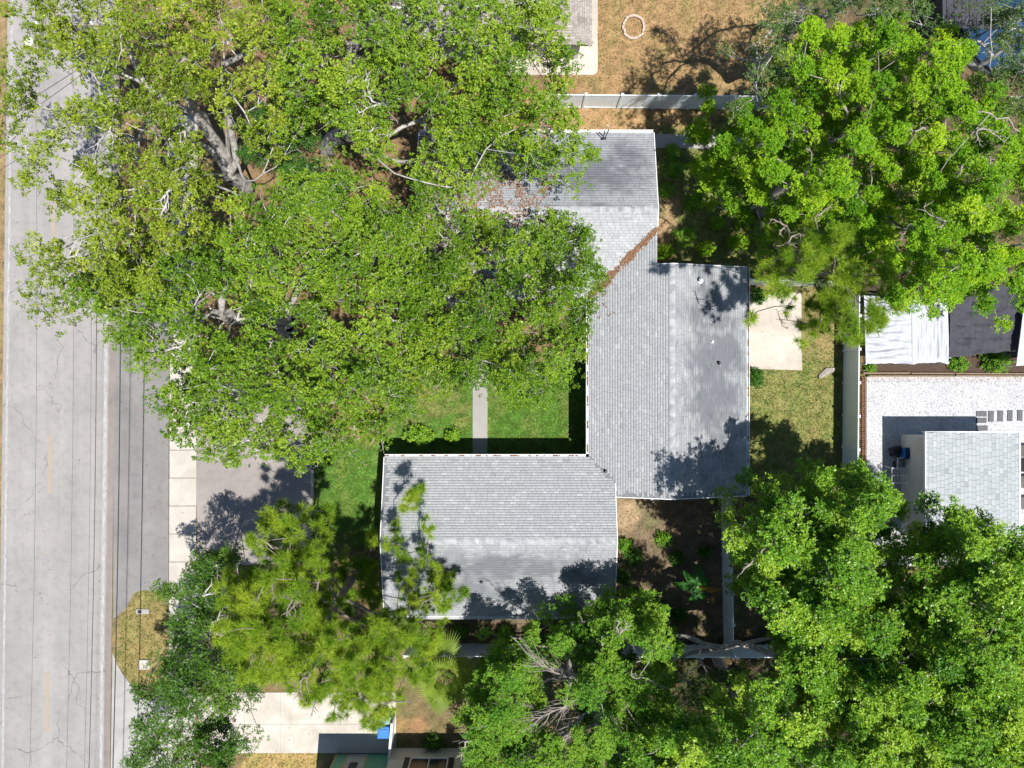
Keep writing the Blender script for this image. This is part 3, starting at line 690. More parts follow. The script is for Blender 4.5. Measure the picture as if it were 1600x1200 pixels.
# ring of pavers on the dry grass
ring = empty('paver_ring', W(990, 43), 'small ring of pinkish pavers on the dry grass', 'fire ring')
c = W(990, 43)
for k in range(20):
    a = 2 * math.pi * k / 20 + random.uniform(-.03, .03); rr = .60 + random.uniform(-.03, .03)
    MB().bbox((c[0] + rr * math.cos(a) * .95, c[1] + rr * 1.08 * math.sin(a), .05), (.13, .19, .13), .02, a + random.uniform(-.1, .1)).build('paver', M['stone'], ring)

# ------------------------------------------------------------------ right-hand neighbour
rh = empty('pale_shed', W(1500, 740), 'pale shingled outbuilding standing in the white gravel yard', 'shed')
rz = 2.5; rx0, rx1, ry1, ry0 = WX(1441, rz), WX(1592, rz), WY(675, rz), WY(850, rz)
zR = lambda x, y: rz + .06 * (rx1 - x)
_p = PITCH
poly = [(rx0, ry0), (rx1, ry0), (rx1, ry1), (rx0, ry1)]
MB().prism(poly, [zR(*p) - .12 for p in poly], [zR(*p) for p in poly]).build('roof', M['felt'], rh)
V, F, T = shingle_tabs(zR, poly, 'y', rx1, -1, 91, .22, .30, .012, .02); l = wloc(rh)
tag(link(mesh_np('shingles', V - l, F, tint=T, attrs={'stain': np.clip(.04 * Noise(10, .4, 3)(V[:, :2]), 0, .2)}), 'shingles', M['shingle_w'], rh, l), kind='stuff')
MB().box(((rx0 + rx1) / 2 - .02, (ry0 + ry1) / 2 - .15, 1.2), (rx1 - rx0 - .5, ry1 - ry0 - .3, 2.42)).build('wall', M['stucco_g'], rh)
MB().box(((rx0 + rx1) / 2, ry1 + .02, rz + .10), (rx1 - rx0 + .08, .04, .22)).build('fascia', M['white'], rh)
MB().box((rx1 + .03, (ry0 + ry1) / 2, rz - .03), (.08, ry1 - ry0 + .1, .14)).build('fascia', M['white'], rh)
MB().box((rx0 - .02, (ry0 + ry1) / 2, zR(rx0, 0) - .05), (.04, ry1 - ry0 + .1, .17)).build('fascia', M['white'], rh)
# planter bed edging in front of the shed
for (u, v, w_, h_) in ((1455, 668, 108, 5), (1514, 671, 12, 6), (1568, 671, 34, 6)):
    pass
labels = ['upper slab of the three stacked stepping stones', 'middle slab of the three stacked stepping stones', 'lowest slab of the three stacked stepping stones, against the shed',
          'first upright stepping stone right of the stacked three', 'second upright stepping stone right of the stacked three', 'third upright stepping stone right of the stacked three', 'fourth upright stepping stone right of the stacked three, near the frame edge']
for (u, v, w_, h_), lb in zip([(1533, 646.5, 16, 8.5), (1533, 657, 16, 8), (1534.5, 669, 16.5, 8), (1548, 650.5, 8.5, 17), (1562.5, 650, 8.5, 17), (1577.5, 649.5, 8, 17), (1593, 649, 8, 17)], labels):
    p = W(u, v); o = MB().bbox((p[0], p[1], .02), (w_ / S, h_ / S, .06), .01, random.uniform(-.03, .03)).build('stepping_stone', M['slate'], loc=(p[0], p[1], 0)); tag(o, lb, 'stepping stone', 'grey stepping stones in the white gravel')
# brick edging between fence and gravel
be = empty('brick_edging', W(1349, 655), 'low red-brown brick edging between white fence and gravel', 'edging')
bm_ = MB().bbox((0, 0, 0), (.115, .082, .16), .012).mesh('edging_brick')
for k in range(40):
    for j in range(2):
        p = W(1347.0 + j * 3.9, 590 + k * 3.3 + random.uniform(-.3, .3)); link(bm_, 'brick', M['brick'], be, (p[0], p[1], .03 + random.uniform(-.01, .01)), random.uniform(-.05, .05))
tb = empty('timber_edging', W(1475, 586), 'weathered timber rails along the top of the gravel yard', 'edging')
for k, (a, b, v) in enumerate([(1346, 1420, 583), (1421, 1489, 583.4), (1490, 1600, 583.8), (1602, 1700, 583), (1354, 1489, 587.6), (1490, 1610, 587.4)]):
    p = W((a + b) / 2, v); MB().bbox((p[0], p[1], .10), ((b - a) / S - .02, .09, .24), .02, random.uniform(-.006, .006)).build('timber', M['wood'], tb)
# white tarp canopy, dark shade cloth
def cloth(name, quad, zs, mat, nx, ny, fx, fy, seed, label, cat, amp=.05, sag=.10):
    r = np.random.default_rng(seed); p = [W(u, v, z) for (u, v), z in zip(quad, zs)]
    s, t = np.meshgrid(np.linspace(0, 1, nx), np.linspace(0, 1, ny), indexing='xy')
    P = (p[0][None, None] * ((1 - s) * (1 - t))[..., None] + p[1][None, None] * (s * (1 - t))[..., None] + p[2][None, None] * (s * t)[..., None] + p[3][None, None] * ((1 - s) * t)[..., None])
    n = Noise(seed, 1.0, 4)(np.stack([s * fx, t * fy], -1))
    e = np.minimum.reduce([s, 1 - s, t, 1 - t]); P[..., 2] += amp * n * np.clip(e * 9, .1, 1) - sag * np.sin(np.pi * s) * np.sin(np.pi * t)
    P[..., 1] += .03 * Noise(seed + 1, .5, 2)(np.stack([s, t * .3], -1)) * (1 - np.clip(e * 8, 0, 1))
    i, j = np.meshgrid(np.arange(ny - 1), np.arange(nx - 1), indexing='ij')
    F = np.stack([i * nx + j, (i + 1) * nx + j, (i + 1) * nx + j + 1, i * nx + j + 1], -1).reshape(-1, 4)
    o_ = empty(name, (P[..., 0].mean(), P[..., 1].mean(), 0), label, cat); l = wloc(o_)
    link(mesh_np('cover', P.reshape(-1, 3) - l, F, smooth=True), 'cover', mat, o_, l)
    for q in p: MB().tube([(q[0], q[1], 0), (q[0], q[1], q[2] + .03)], .03, 6).build('pole', M['metal'], o_)
    return o_
cloth('tarp_canopy', [(1350, 462), (1424, 462), (1425, 568), (1353, 569)], [2.0, 2.1, 1.9, 1.8], M['tarp_w'], 40, 60, 1.2, 9, 5, 'left half of the wrinkled white tarp canopy by the gravel yard', 'canopy', .05)
cloth('tarp_canopy', [(1424.5, 460), (1484, 470), (1482, 567), (1425.5, 568)], [2.08, 1.9, 1.8, 1.9], M['tarp_w'], 60, 40, 8, 1.2, 6, 'half of the white tarp canopy next to the dark shade cloth', 'canopy', .03)
cloth('shade_cloth', [(1485, 462), (1604, 440), (1586, 548), (1484, 559)], [2.1, 2.1, 1.7, 1.8], M['tarp_d'], 50, 50, 4, 4, 7, 'charcoal shade cloth stretched beside the white tarp', 'shade cloth', .05, .2)
cloth('awning', [(1601, 470), (1680, 470), (1680, 571), (1588, 571)], [2.3, 2.3, 2.1, 2.1], M['tarp_w'], 30, 30, 4, 1, 8, 'white awning cut off by the frame beside the dark cloth', 'canopy', .02)
sheet('mulch_bed', [W(u, v) for u, v in [(1347, 568), (1700, 556), (1700, 583), (1347, 583)]], M['mulch'], .02, .1, label='dark mulch bed below the tarps')
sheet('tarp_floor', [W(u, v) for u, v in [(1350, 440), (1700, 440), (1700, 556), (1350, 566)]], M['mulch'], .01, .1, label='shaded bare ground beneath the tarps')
# bin, cart and rack in the shed's corner
def bin_(name, u, v, sx, sy, h, body, lid, label, cat='bin', rz_=0.0, tilt=0):
    p = W(u, v); b = empty(name, p, label, cat)
    m = MB().box((p[0], p[1], h * .47), (sx, sy, h * .94), rz_); 
    mm = MB(); hx, hy = sx / 2, sy / 2; V = []
    ca, sa = math.cos(rz_), math.sin(rz_)
    for z, k in ((.02, .82), (h * .93, 1.0)):
        for x, y in ((-hx, -hy), (hx, -hy), (hx, hy), (-hx, hy)): V.append((p[0] + (x * ca - y * sa) * k, p[1] + (x * sa + y * ca) * k, z))
    mm.add(V, [(3, 2, 1, 0), (4, 5, 6, 7), (0, 1, 5, 4), (1, 2, 6, 5), (2, 3, 7, 6), (3, 0, 4, 7)]); mm.build('body', body, b)
    lm = MB().bbox((p[0], p[1], h * .97), (sx * 1.08, sy * 1.08, h * .07), .03, rz_); lm.bbox((p[0], p[1], h * 1.02), (sx * .75, sy * .72, .05), .02, rz_); lm.build('lid', lid, b)
    for s_ in (-1, 1):
        MB().tube([(p[0] + ca * s_ * hx * .8 + sa * hy, p[1] + sa * s_ * hx * .8 - ca * hy, .1), (p[0] + ca * s_ * hx * 1.0 + sa * hy, p[1] + sa * s_ * hx * 1.0 - ca * hy, .1)], .1, 10).build('wheel', M['dark'], b)
    return b
bin_('storage_bin', 1409, 706, .52, .58, .9, M['blue'], M['tarp_blue'], 'dark blue bin against the pale shed wall')
bin_('black_tub', 1395, 703, .5, .4, .5, M['dark'], M['dark'], 'black tub beside the dark blue bin', 'tub', .3)
ct = empty('garden_cart', W(1405, 724), 'grey garden cart tray with white rim by the shed', 'cart'); p = W(1406, 722)
m = MB(); m.add([(p[0] - .35, p[1] - .25, .3), (p[0] + .35, p[1] - .25, .3), (p[0] + .35, p[1] + .2, .3), (p[0] - .3, p[1] + .2, .3), (p[0] - .5, p[1] - .35, .62), (p[0] + .5, p[1] - .35, .62), (p[0] + .5, p[1] + .3, .62), (p[0] - .45, p[1] + .3, .62)],
              [(3, 2, 1, 0), (0, 1, 5, 4), (1, 2, 6, 5), (2, 3, 7, 6), (3, 0, 4, 7)]); m.build('tray', M['metal'], ct)
MB().tube([(p[0] - .5, p[1] - .35, .63), (p[0] + .5, p[1] - .35, .63), (p[0] + .5, p[1] + .3, .63), (p[0] - .45, p[1] + .3, .63), (p[0] - .5, p[1] - .35, .63)], .022, 6).build('rim', M['white'], ct)
for s_ in (-.4, .4): MB().tube([(p[0] + s_, p[1] - .1, .17), (p[0] + s_ + .06, p[1] - .1, .17)], .17, 12).build('wheel', M['dark'], ct)
rk = empty('wire_rack', W(1403, 745), 'white wire rack standing below the garden cart', 'rack'); p = W(1408, 742, .8)
for k in range(7): MB().tube([(p[0] - .5 + k * .16, p[1] - .45, .8), (p[0] - .5 + k * .16, p[1] + .38, .8)], .014, 4).build('rod', M['white'], rk)
for k in range(3): MB().tube([(p[0] - .5, p[1] - .45 + k * .41, .81), (p[0] + .46, p[1] - .45 + k * .41, .81)], .02, 4).build('rail', M['white'], rk)
for sx in (-.5, .46):
    for sy in (-.45, .37): MB().tube([(p[0] + sx, p[1] + sy, 0), (p[0] + sx, p[1] + sy, .82)], .02, 4).build('leg', M['white'], rk)
# things right of the shed
for k, (v, mt, lb) in enumerate([(704, 'concrete_w', 'beige flat box right of the shed roof, top one'), (727, 'slate', 'grey flat box right of the shed roof'), (752, 'concrete_w', 'beige flat box right of the shed roof, second'), (785, 'concrete_w', 'beige flat box right of the shed roof, lowest')]):
    p = W(1601, v); o = MB().bbox((p[0], p[1], .3), (.8, .62, .6), .05).build('storage_box', M[mt], loc=(p[0], p[1], 0)); tag(o, lb, 'box')
# blue tarp and dark shed under the trees, top right
tp = empty('covered_pool', W(1570, 40), 'blue tarp covered pool half hidden under the corner trees', 'pool')
p = W(1575, 45, .6); prof = []
MB().lathe((p[0], p[1], 0), [(2.3, 0), (2.35, .55), (2.35, .62), (2.2, .62), (2.18, .5)], 28).build('wall', M['tarp_blue'], tp)
MB().lathe((p[0], p[1], .45), [(2.17, 0), (2.17, .02), (.1, .06)], 28).build('cover', M['tarp_blue'], tp)
st_ = empty('dark_awning', W(1520, 20), 'dark corrugated awning at the top right corner', 'awning'); p = W(1515, 12, 2.2)
m = MB()
for k in range(14): m.box((p[0] - 1.3 + k * .2, p[1], 2.15 + .03 * (k % 2)), (.2, 2.2, .03))
m.build('roof', M['tarp_d'], st_)
for sx in (-1.2, 1.2):
    for sy in (-1, 1): MB().tube([(p[0] + sx, p[1] + sy, 0), (p[0] + sx, p[1] + sy, 2.13)], .04, 6).build('post', M['dark'], st_)

# ------------------------------------------------------------------ bottom neighbour
bh = empty('striped_house', W(640, 1230), 'house with green and grey boarded front at the bottom edge', 'house')
fy = WY(1178); fx0, fx1, fx2 = WX(525), WX(613), WX(760)
wallz = 2.55
def face_board(u0, u1, mat, proud, name='board', z0=0.0, z1=wallz):
    x0, x1 = WX(u0), WX(u1); MB().box(((x0 + x1) / 2, fy - .1 + proud, (z0 + z1) / 2), (x1 - x0, .2, z1 - z0)).build(name, mat, bh)
MB().box(((fx0 + fx2) / 2, fy - 4.2, 1.27), (fx2 - fx0, 8.0, 2.55)).build('wall', M['stucco_g'], bh)
face_board(525.5, 527.5, M['gold_paint'], .012, 'trim'); face_board(527.5, 543.5, M['green_paint'], .0); face_board(543.5, 545.5, M['gold_paint'], .012, 'trim')
face_board(545.5, 574, M['grey_paint'], .0); face_board(574, 576, M['gold_paint'], .012, 'trim'); face_board(576, 611, M['green_paint'], .0); face_board(611, 613, M['gold_paint'], .012, 'trim')
MB().box((WX(559), fy + .02, 1.35), (.42, .06, .75)).build('vent_panel', M['dark'], bh)
MB().box(((WX(613) + fx2) / 2, fy + .13, 1.27), (fx2 - WX(613) - .05, .4, 2.55)).build('wall', M['stucco_g'], bh)
wy = fy + .33
wall_window(WX(675), wy, 1.75, 2.0, 1.15, (0, 1), bh)
for u in (643, 707): MB().box((WX(u), wy + .03, 1.75), (.38, .05, 1.3)).build('shutter', M['dark'], bh)
rb = MB(); ex0, ex1, ey = fx0 - .25, fx2 + .4, fy + .5
ym = fy - 4.2
for (y0, z0, y1, z1) in ((ey, 2.6, ym, 3.9), (2 * ym - ey, 2.6, ym, 3.9)):
    rb.add([(ex0, y0, z0 - .14), (ex1, y0, z0 - .14), (ex1, y1, z1 - .14), (ex0, y1, z1 - .14), (ex0, y0, z0), (ex1, y0, z0), (ex1, y1, z1), (ex0, y1, z1)], [(3, 2, 1, 0), (4, 5, 6, 7), (0, 1, 5, 4), (1, 2, 6, 5), (2, 3, 7, 6), (3, 0, 4, 7)])
rb.build('roof', M['shingle_b'], bh)
sf = empty('low_white_wall', W(617, 1150), 'narrow white screen wall beside the blue bin', 'screen'); p0 = W(617.5, 1116); p1 = W(612.5, 1176)
a = math.atan2(p1[1] - p0[1], p1[0] - p0[0]); L = np.linalg.norm(p1 - p0); c = (p0 + p1) / 2
MB().box((c[0], c[1], .55), (L, .08, 1.1), a).build('panel', M['vinyl'], sf); MB().bbox((c[0], c[1], 1.13), (L + .05, .13, .06), .015, a).build('cap_rail', M['white'], sf)
bin_('recycling_bin', 604, 1131, .60, .60, 1.05, M['blue'], M['blue'], 'bright blue recycling bin beside the white screen wall')
tr = empty('round_bin', W(605, 1112), 'faded teal round bin behind the bright blue bin', 'bin'); p = W(606, 1114)
MB().lathe((p[0], p[1], 0), [(.22, 0), (.29, .75), (.31, .76), (.31, .80)], 20).build('body', M['teal'], tr); MB().lathe((p[0], p[1], .80), [(.33, 0), (.33, .04), (.24, .10), (.05, .14)], 20).build('lid', M['teal'], tr)

# ------------------------------------------------------------------ street furniture
mp = W(223, 955.5); mb_ = empty('meter_pit', mp, 'concrete water meter cover with dark lid on the grass verge', 'meter cover')
MB().bbox((mp[0], mp[1], -.0), (.72, .27, .06), .01).build('frame', M['concrete_g'], mb_); MB().bbox((mp[0] - .16, mp[1], .02), (.22, .18, .04), .01).build('lid', M['dark'], mb_)
ub = W(226, 1038); o = MB().bbox((ub[0], ub[1], .04), (.62, .55, .12), .03).build('utility_cover', M['concrete_w'], loc=ub); tag(o, 'pale square utility cover at the foot of the small oak', 'cover')
pb = W(277, 175)
pole = empty('utility_pole', pb, 'tall wooden utility pole rising through the oak beside the road', 'utility pole')
MB().tube([pb, pb + [0, 0, 5], pb + [0, 0, 10.3]], [.16, .14, .11], 10).build('pole', M['polewood'], pole)
MB().box(pb + [-.1, .0, 9.7], (2.7, .10, .12)).build('crossarm', M['polewood'], pole)
for dx in (-1.3, .25, 1.0): MB().lathe(pb + [dx, 0, 9.76], [(.03, 0), (.06, .05), (.04, .1), (.06, .15), (.02, .2)], 8).build('insulator', M['white'], pole)
MB().lathe(pb + [.32, .1, 7.6], [(.2, 0), (.24, .04), (.24, .75), (.2, .82), (.05, .85)], 14).build('transformer', M['metal'], pole)
lampp = W(45, 66, 8.2)
MB().tube([pb + [0, 0, 8.1], (pb * .5 + lampp * .5) * [1, 1, 0] + [0, 0, 8.6], lampp + [.35, -.05, .05]], .04, 6).build('lamp_arm', M['metal'], pole)
MB().lathe(lampp + [0, 0, -.08], [(.08, 0), (.19, .03), (.21, .12), (.12, .2)], 12).build('lamp_head', M['white'], pole)
def wire(P0, P1, sag, r, label, seed=0):
    P0 = np.array(P0, float); P1 = np.array(P1, float); t = np.linspace(0, 1, 41)[:, None]
    P = P0 * (1 - t) + P1 * t; P[:, 2] -= sag * 4 * t[:, 0] * (1 - t[:, 0])
    o = MB().tube(P, r, 5).build('overhead_wire', M['wire'], loc=P0); tag(o, label, 'wire', 'overhead wires along the road'); return o
def pole_far(dx, dy, z): return np.array([pb[0] + dx, pb[1] + dy, z])
SPAN = 44.0; TL = -.0     # next pole south and north of the frame
for dx, z, r, sag, lb in ((-1.35, 9.9, .0055, .5, 'leftmost thin overhead wire above the road'), (.25, 9.95, .0055, .5, 'second thin overhead wire above the road'), (.98, 9.9, .0055, .5, 'third thin overhead wire above the road'),
                      (-.72, 6.6, .015, .5, 'thick dark cable above the road gutter'), (-.28, 5.3, .025, .45, 'thickest dark cable above the asphalt apron')):
    p = pole_far(dx, 0, z)
    a = p + np.array([-.70, -SPAN, 0]); b = p + np.array([.70, SPAN, 0])
    wire(p, a, sag, r, lb)
    wire(p, b, sag, r, lb.replace('above', 'north of the pole above'))
wire(pb + [0, 0, 7.2], W(-260, 330, 5.0), .3, .012, 'service wire slanting across the road from the pole')
wire(pb + [0, 0, 6.9], W(-240, 360, 4.6), .3, .012, 'lower service wire slanting across the road from the pole')

# ------------------------------------------------------------------ vegetation
def unit(v): return v / (np.linalg.norm(v, axis=-1, keepdims=True) + 1e-9)
def leaf_quads(C, D, Nn, L, Wd, fold=.0):
    """C base points, D leaf direction, Nn leaf normal -> diamond quads"""
    D = unit(D); Sd = unit(np.cross(Nn, D)); L = L[:, None]; Wd = Wd[:, None]
    up = unit(np.cross(D, Sd))
    V = np.stack([C, C + D * L * .48 + Sd * Wd * .5 + up * L * fold, C + D * L, C + D * L * .48 - Sd * Wd * .5 + up * L * fold], 1)
    F = np.arange(len(C) * 4).reshape(-1, 4)
    return V.reshape(-1, 3), F
def rosettes(r, P, tint, per, length, aspect, spread=.9, tiltup=.35, nj=.30, aj=.34):
    """a small whorl of leaves round each twig tip"""
    n = len(P); k = per; az = r.uniform(0, 2 * np.pi, (n, 1)) + np.arange(k)[None] * (2 * np.pi / k) + r.normal(0, .35, (n, k))
    ax = unit(np.stack([r.normal(.06, aj, n), r.normal(-.06, aj, n), np.ones(n)], -1))          # rosette axis
    e1 = unit(np.cross(ax, np.array([1.0, .01, 0]))); e2 = np.cross(ax, e1)
    el = r.normal(tiltup, .35, (n, k))
    D = (np.cos(az) * np.cos(el))[..., None] * e1[:, None] + (np.sin(az) * np.cos(el))[..., None] * e2[:, None] + np.sin(el)[..., None] * ax[:, None]
    Nn = unit(ax[:, None] * 1.0 + r.normal(0, nj, (n, k, 3)))
    L = length * r.uniform(.65, 1.25, (n, k)); C = P[:, None] + D * (length * .12) + r.normal(0, length * .16, (n, k, 3))
    T = np.repeat(tint[:, None], k, 1) + r.normal(0, .18, (n, k))
    D = unit(D.reshape(-1, 3)); Sd = unit(np.cross(Nn.reshape(-1, 3), D)); C = C.reshape(-1, 3); L = L.reshape(-1, 1); Wd = L * aspect
    V = np.stack([C - Sd * Wd * .30, C + D * L * .55 + Sd * Wd * .62, C + D * L * 1.05 - Sd * Wd * .2], 1).reshape(-1, 3)
    return V, np.arange(len(V)).reshape(-1, 3), np.repeat(np.clip(T.ravel(), 0, 1), 3)
def needle_tufts(r, P, tint, per, length, width):
    n = len(P); k = per
    D = r.normal(size=(n, k, 3)); D[..., 2] = np.abs(D[..., 2]) * .9 - .15; D = unit(D)
    L = length * r.uniform(.7, 1.15, (n, k)); Nn = unit(r.normal(size=(n, k, 3)) + [0, 0, .6])
    C = P[:, None] + r.normal(0, .03, (n, k, 3)); T = np.repeat(tint[:, None], k, 1) + r.normal(0, .16, (n, k))
    D = D.reshape(-1, 3); Sd = unit(np.cross(Nn.reshape(-1, 3), D)); C = C.reshape(-1, 3); L = L.reshape(-1, 1)
    V = np.stack([C - Sd * width * .5, C + Sd * width * .5, C + D * L - [0, 0, .03]], 1).reshape(-1, 3)
    return V, np.arange(len(V)).reshape(-1, 3), np.repeat(np.clip(T.ravel(), 0, 1), 3)
def twig_tubes(A, B, r0, r1, rng, wig=.12, n=3, m=4):
    """many thin curved twigs at once"""
    N_ = len(A); t = np.linspace(0, 1, m)[None, :, None]; P = A[:, None] * (1 - t) + B[:, None] * t
    L = np.linalg.norm(B - A, axis=1)[:, None, None]; w = rng.normal(0, 1, (N_, m, 3)) * wig * L; w[:, 0] = 0; P = P + w
    T = unit(np.gradient(P, axis=1)); ref = np.array([.3, .2, .93]); Aa = unit(np.cross(T, ref)); Bb = np.cross(T, Aa)
    a = 2 * np.pi * np.arange(n) / n; R = (r0[:, None] * (1 - t[..., 0]) + r1[:, None] * t[..., 0])[..., None, None]
    V = P[:, :, None] + R * (np.cos(a)[None, None, :, None] * Aa[:, :, None] + np.sin(a)[None, None, :, None] * Bb[:, :, None])
    i, j = np.meshgrid(np.arange(m - 1), np.arange(n), indexing='ij'); j2 = (j + 1) % n
    f = np.stack([i * n + j, i * n + j2, (i + 1) * n + j2, (i + 1) * n + j], -1).reshape(-1, 4)
    F = (np.arange(N_)[:, None, None] * (m * n) + f[None]).reshape(-1, 4)
    return V.reshape(-1, 3), F
def cat(parts):
    Vs, Fs, b = [], [], 0
    for V, F in parts: Vs.append(V); Fs.append(F + b); b += len(V)
    return np.concatenate(Vs), np.concatenate(Fs)

class Skeleton:
    """limbs grown from a trunk to a set of target points"""
    def __init__(s, rng): s.P = []; s.par = []; s.plen = []; s.chains = []; s.rng = rng
    def path(s, pts, parent=-1):
        ids = [parent] if parent >= 0 else []
        for p in pts:
            q = parent; s.P.append(np.array(p, float)); s.par.append(q)
            s.plen.append(0 if q < 0 else s.plen[q] + np.linalg.norm(s.P[-1] - s.P[q])); parent = len(s.P) - 1; ids.append(parent)
        s.chains.append(ids); return parent
    def grow(s, t, axis, lift=.1, wig=.10, seg=.75, wl=.35):
        A = np.array(s.P); d = np.linalg.norm(A - t, axis=1); rn = np.linalg.norm((A - axis)[:, :2], axis=1); rt = np.linalg.norm((t - axis)[:2])
        cost = d + wl * np.array(s.plen) + 1.4 * np.maximum(0, rn - rt) + .8 * np.maximum(0, A[:, 2] - t[2]); cost[:s.nfix] += 2.0 * (np.arange(s.nfix)[::-1])
        j = int(np.argmin(cost)); a = s.P[j]; L = d[j]; m = max(2, int(L / seg))
        c = (a + t) / 2 + s.rng.normal(0, wig, 3) * L + np.array([0, 0, lift * L]); pts = []
        for k in range(1, m + 1):
            u = k / m; p = a * (1 - u) ** 2 + c * 2 * u * (1 - u) + t * u * u
            if k < m: p = p + s.rng.normal(0, .07, 3) * min(1.0, L)
            pts.append(p)
        return s.path(pts, j)
    def radii(s, tip, p=2.35):
        n = len(s.P); R = np.zeros(n); acc = np.zeros(n)
        for i in range(n - 1, -1, -1):
            R[i] = max(tip, acc[i] ** (1 / p)) if acc[i] > 0 else tip
            if s.par[i] >= 0: acc[s.par[i]] += R[i] ** p
        return R
    def mesh(s, R, rmin, rmax, trunkflare=True):
        out = []
        for ch in s.chains:
            if len(ch) < 2: continue
            P = np.array([s.P[i] for i in ch]); rr = np.array([R[i] for i in ch]); 
            if len(ch) > 1 and s.par[ch[1]] == ch[0] and rr[0] > rr[1] * 1.25: rr[0] = rr[1] * 1.2
            k = rr[1:].max() if len(rr) > 1 else rr[0]
            if k < rmin or k >= rmax: continue
            out.append(tube_arrays(P, rr, 9 if k > .15 else 6 if k > .05 else 4))
        return cat(out) if out else None

LEAF_TOTAL = [0]
def make_tree(name, label, base_px, poly, ztop, zedge, seed, leafmat, bark='bark_grey', trunkbark=None, fork=2.4, spacing=.72, R=.75, per_clump=26, per=7, length=.13, aspect=.52,
              under=.5, gap=-9.0, gapwl=3.0, lobes=.9, lobewl=3.4, bare=.0, holes=(), style='leaf', tint0=.5, trunk_r=None, extra=(), lean=None, needle_n=48, tipr=.011, twigs=5, fringe=1.0, lowdens=None, group=None, catg='tree', zfun=None, flat=.62, depth=(1.0, 3.0), dense=None, lob=None, fans=(), thin=None, lai=2.15, nj=.30, aj=.34):
    r = np.random.default_rng(seed); base = W(*base_px) - [0, 0, .1]
    poly = np.array(poly, float); cen = poly.mean(0); zm = (ztop + zedge) / 2
    # clump centres: jittered grid inside the outline, in metres on the crown
    k = S * CAM_H / (CAM_H - zm); sp = spacing * k
    lo, hi = poly.min(0), poly.max(0)
    gx_, gy_ = np.meshgrid(np.arange(lo[0], hi[0], sp), np.arange(lo[1], hi[1], sp * .87)); gx_ = gx_ + (np.arange(gx_.shape[0])[:, None] % 2) * sp / 2
    U = np.stack([gx_.ravel(), gy_.ravel()], -1) + r.normal(0, sp * .28, (gx_.size, 2))
    n_out = Noise(seed + 100, 55, 3)
    din = edge_dist(U, poly) * np.where(in_poly(U, poly), 1, -1) + n_out(U) * 9 * fringe
    U = U[din > sp * .15]; din = din[din > sp * .15]
    n_gap = Noise(seed + 200, gapwl * k, 3); n_lob = Noise(seed + 300, lobewl * k, 2)
    keep = n_gap(U) > gap
    if dense is not None: keep |= in_poly(U, dense) & (n_gap(U) > gap - .8)
    for (hu, hv, hru, hrv) in holes: keep &= (((U[:, 0] - hu) / hru) ** 2 + ((U[:, 1] - hv) / hrv) ** 2) > 1
    if thin is not None: keep &= ~in_poly(U, thin[0]) | (r.random(len(U)) > thin[1])
    U, din = U[keep], din[keep]
    t = np.clip(din / max(20.0, .55 * din.max()), 0, 1); dome = np.sqrt(np.clip(1 - (1 - t) ** 2, 0, 1))
    z = zedge + (ztop - zedge) * dome + lobes * n_lob(U) + r.normal(0, .3, len(U))
    if lob is not None:
        ls = lob[0] * k; lx_, ly_ = np.meshgrid(np.arange(lo[0] - ls, hi[0] + ls, ls), np.arange(lo[1] - ls, hi[1] + ls, ls * .87)); lx_ = lx_ + (np.arange(lx_.shape[0])[:, None] % 2) * ls / 2
        LC = np.stack([lx_.ravel(), ly_.ravel()], -1) + r.normal(0, ls * .24, (lx_.size, 2)); LH = r.normal(0, .45, len(LC)) * lob[1] * .6; LS = r.uniform(.75, 1.3, len(LC))
        dd_ = np.linalg.norm(U[:, None] - LC[None], axis=-1) / (ls * .62 * LS[None]); z = z + np.max(LH[None] - lob[1] * dd_ ** 2, axis=1) + lob[1] * .35
    if zfun is not None: z = zfun(U, z)
    z = np.maximum(z, .5)
    C = np.stack([(U[:, 0] - 800), (600 - U[:, 1]), np.zeros(len(U))], -1) * ((CAM_H - z) / CAM_H / S)[:, None]; C[:, 2] = z
    nt = len(C)
    # lower layer fills the crown's depth
    if under > 0:
        pick = r.random(nt) < under; Cl = C[pick].copy(); Cl[:, 2] -= r.uniform(depth[0], depth[1], pick.sum()); Cl[:, :2] += r.normal(0, .35, (pick.sum(), 2)); Cl = Cl[Cl[:, 2] > 1.6 if ztop > 5 else Cl[:, 2] > .3]
        pu = np.stack([800 + Cl[:, 0] * S * CAM_H / (CAM_H - Cl[:, 2]), 600 - Cl[:, 1] * S * CAM_H / (CAM_H - Cl[:, 2])], -1); kk = np.ones(len(Cl), bool)
        for (hu, hv, hru, hrv) in holes: kk &= (((pu[:, 0] - hu) / hru) ** 2 + ((pu[:, 1] - hv) / hrv) ** 2) > 1
        C = np.concatenate([C, Cl[kk]])
    top = np.arange(len(C)) < nt
    # skeleton
    sk = Skeleton(r); ax = base
    topc = C[:nt].mean(0); ln = (topc - base)[:2] * .22 if lean is None else np.array(lean)
    tr_pts = [base, base + [ln[0] * .15, ln[1] * .15, fork * .35], base + [ln[0] * .45, ln[1] * .45, fork * .7], base + [ln[0], ln[1], fork]]
    sk.path(tr_pts); sk.nfix = 4; axis = base + [ln[0], ln[1], 0]
    if style == 'pine':
        m = 9; topp = np.array([topc[0], topc[1], ztop - .3]); a0 = sk.P[-1]
        sk.path([a0 * (1 - u) + topp * u + r.normal(0, .08, 3) for u in np.linspace(0, 1, m)[1:]], 3); axis = None
    fixr = {}
    for ex in extra:
        n0 = len(sk.P); sk.path([W(e[0], e[1], e[2]) for e in ex], 3)
        for q_, e in enumerate(ex): fixr[n0 + q_] = e[3]
    dist = np.linalg.norm((C - np.array([base[0], base[1], 0]))[:, :2], axis=1)
    order = np.argsort(dist)
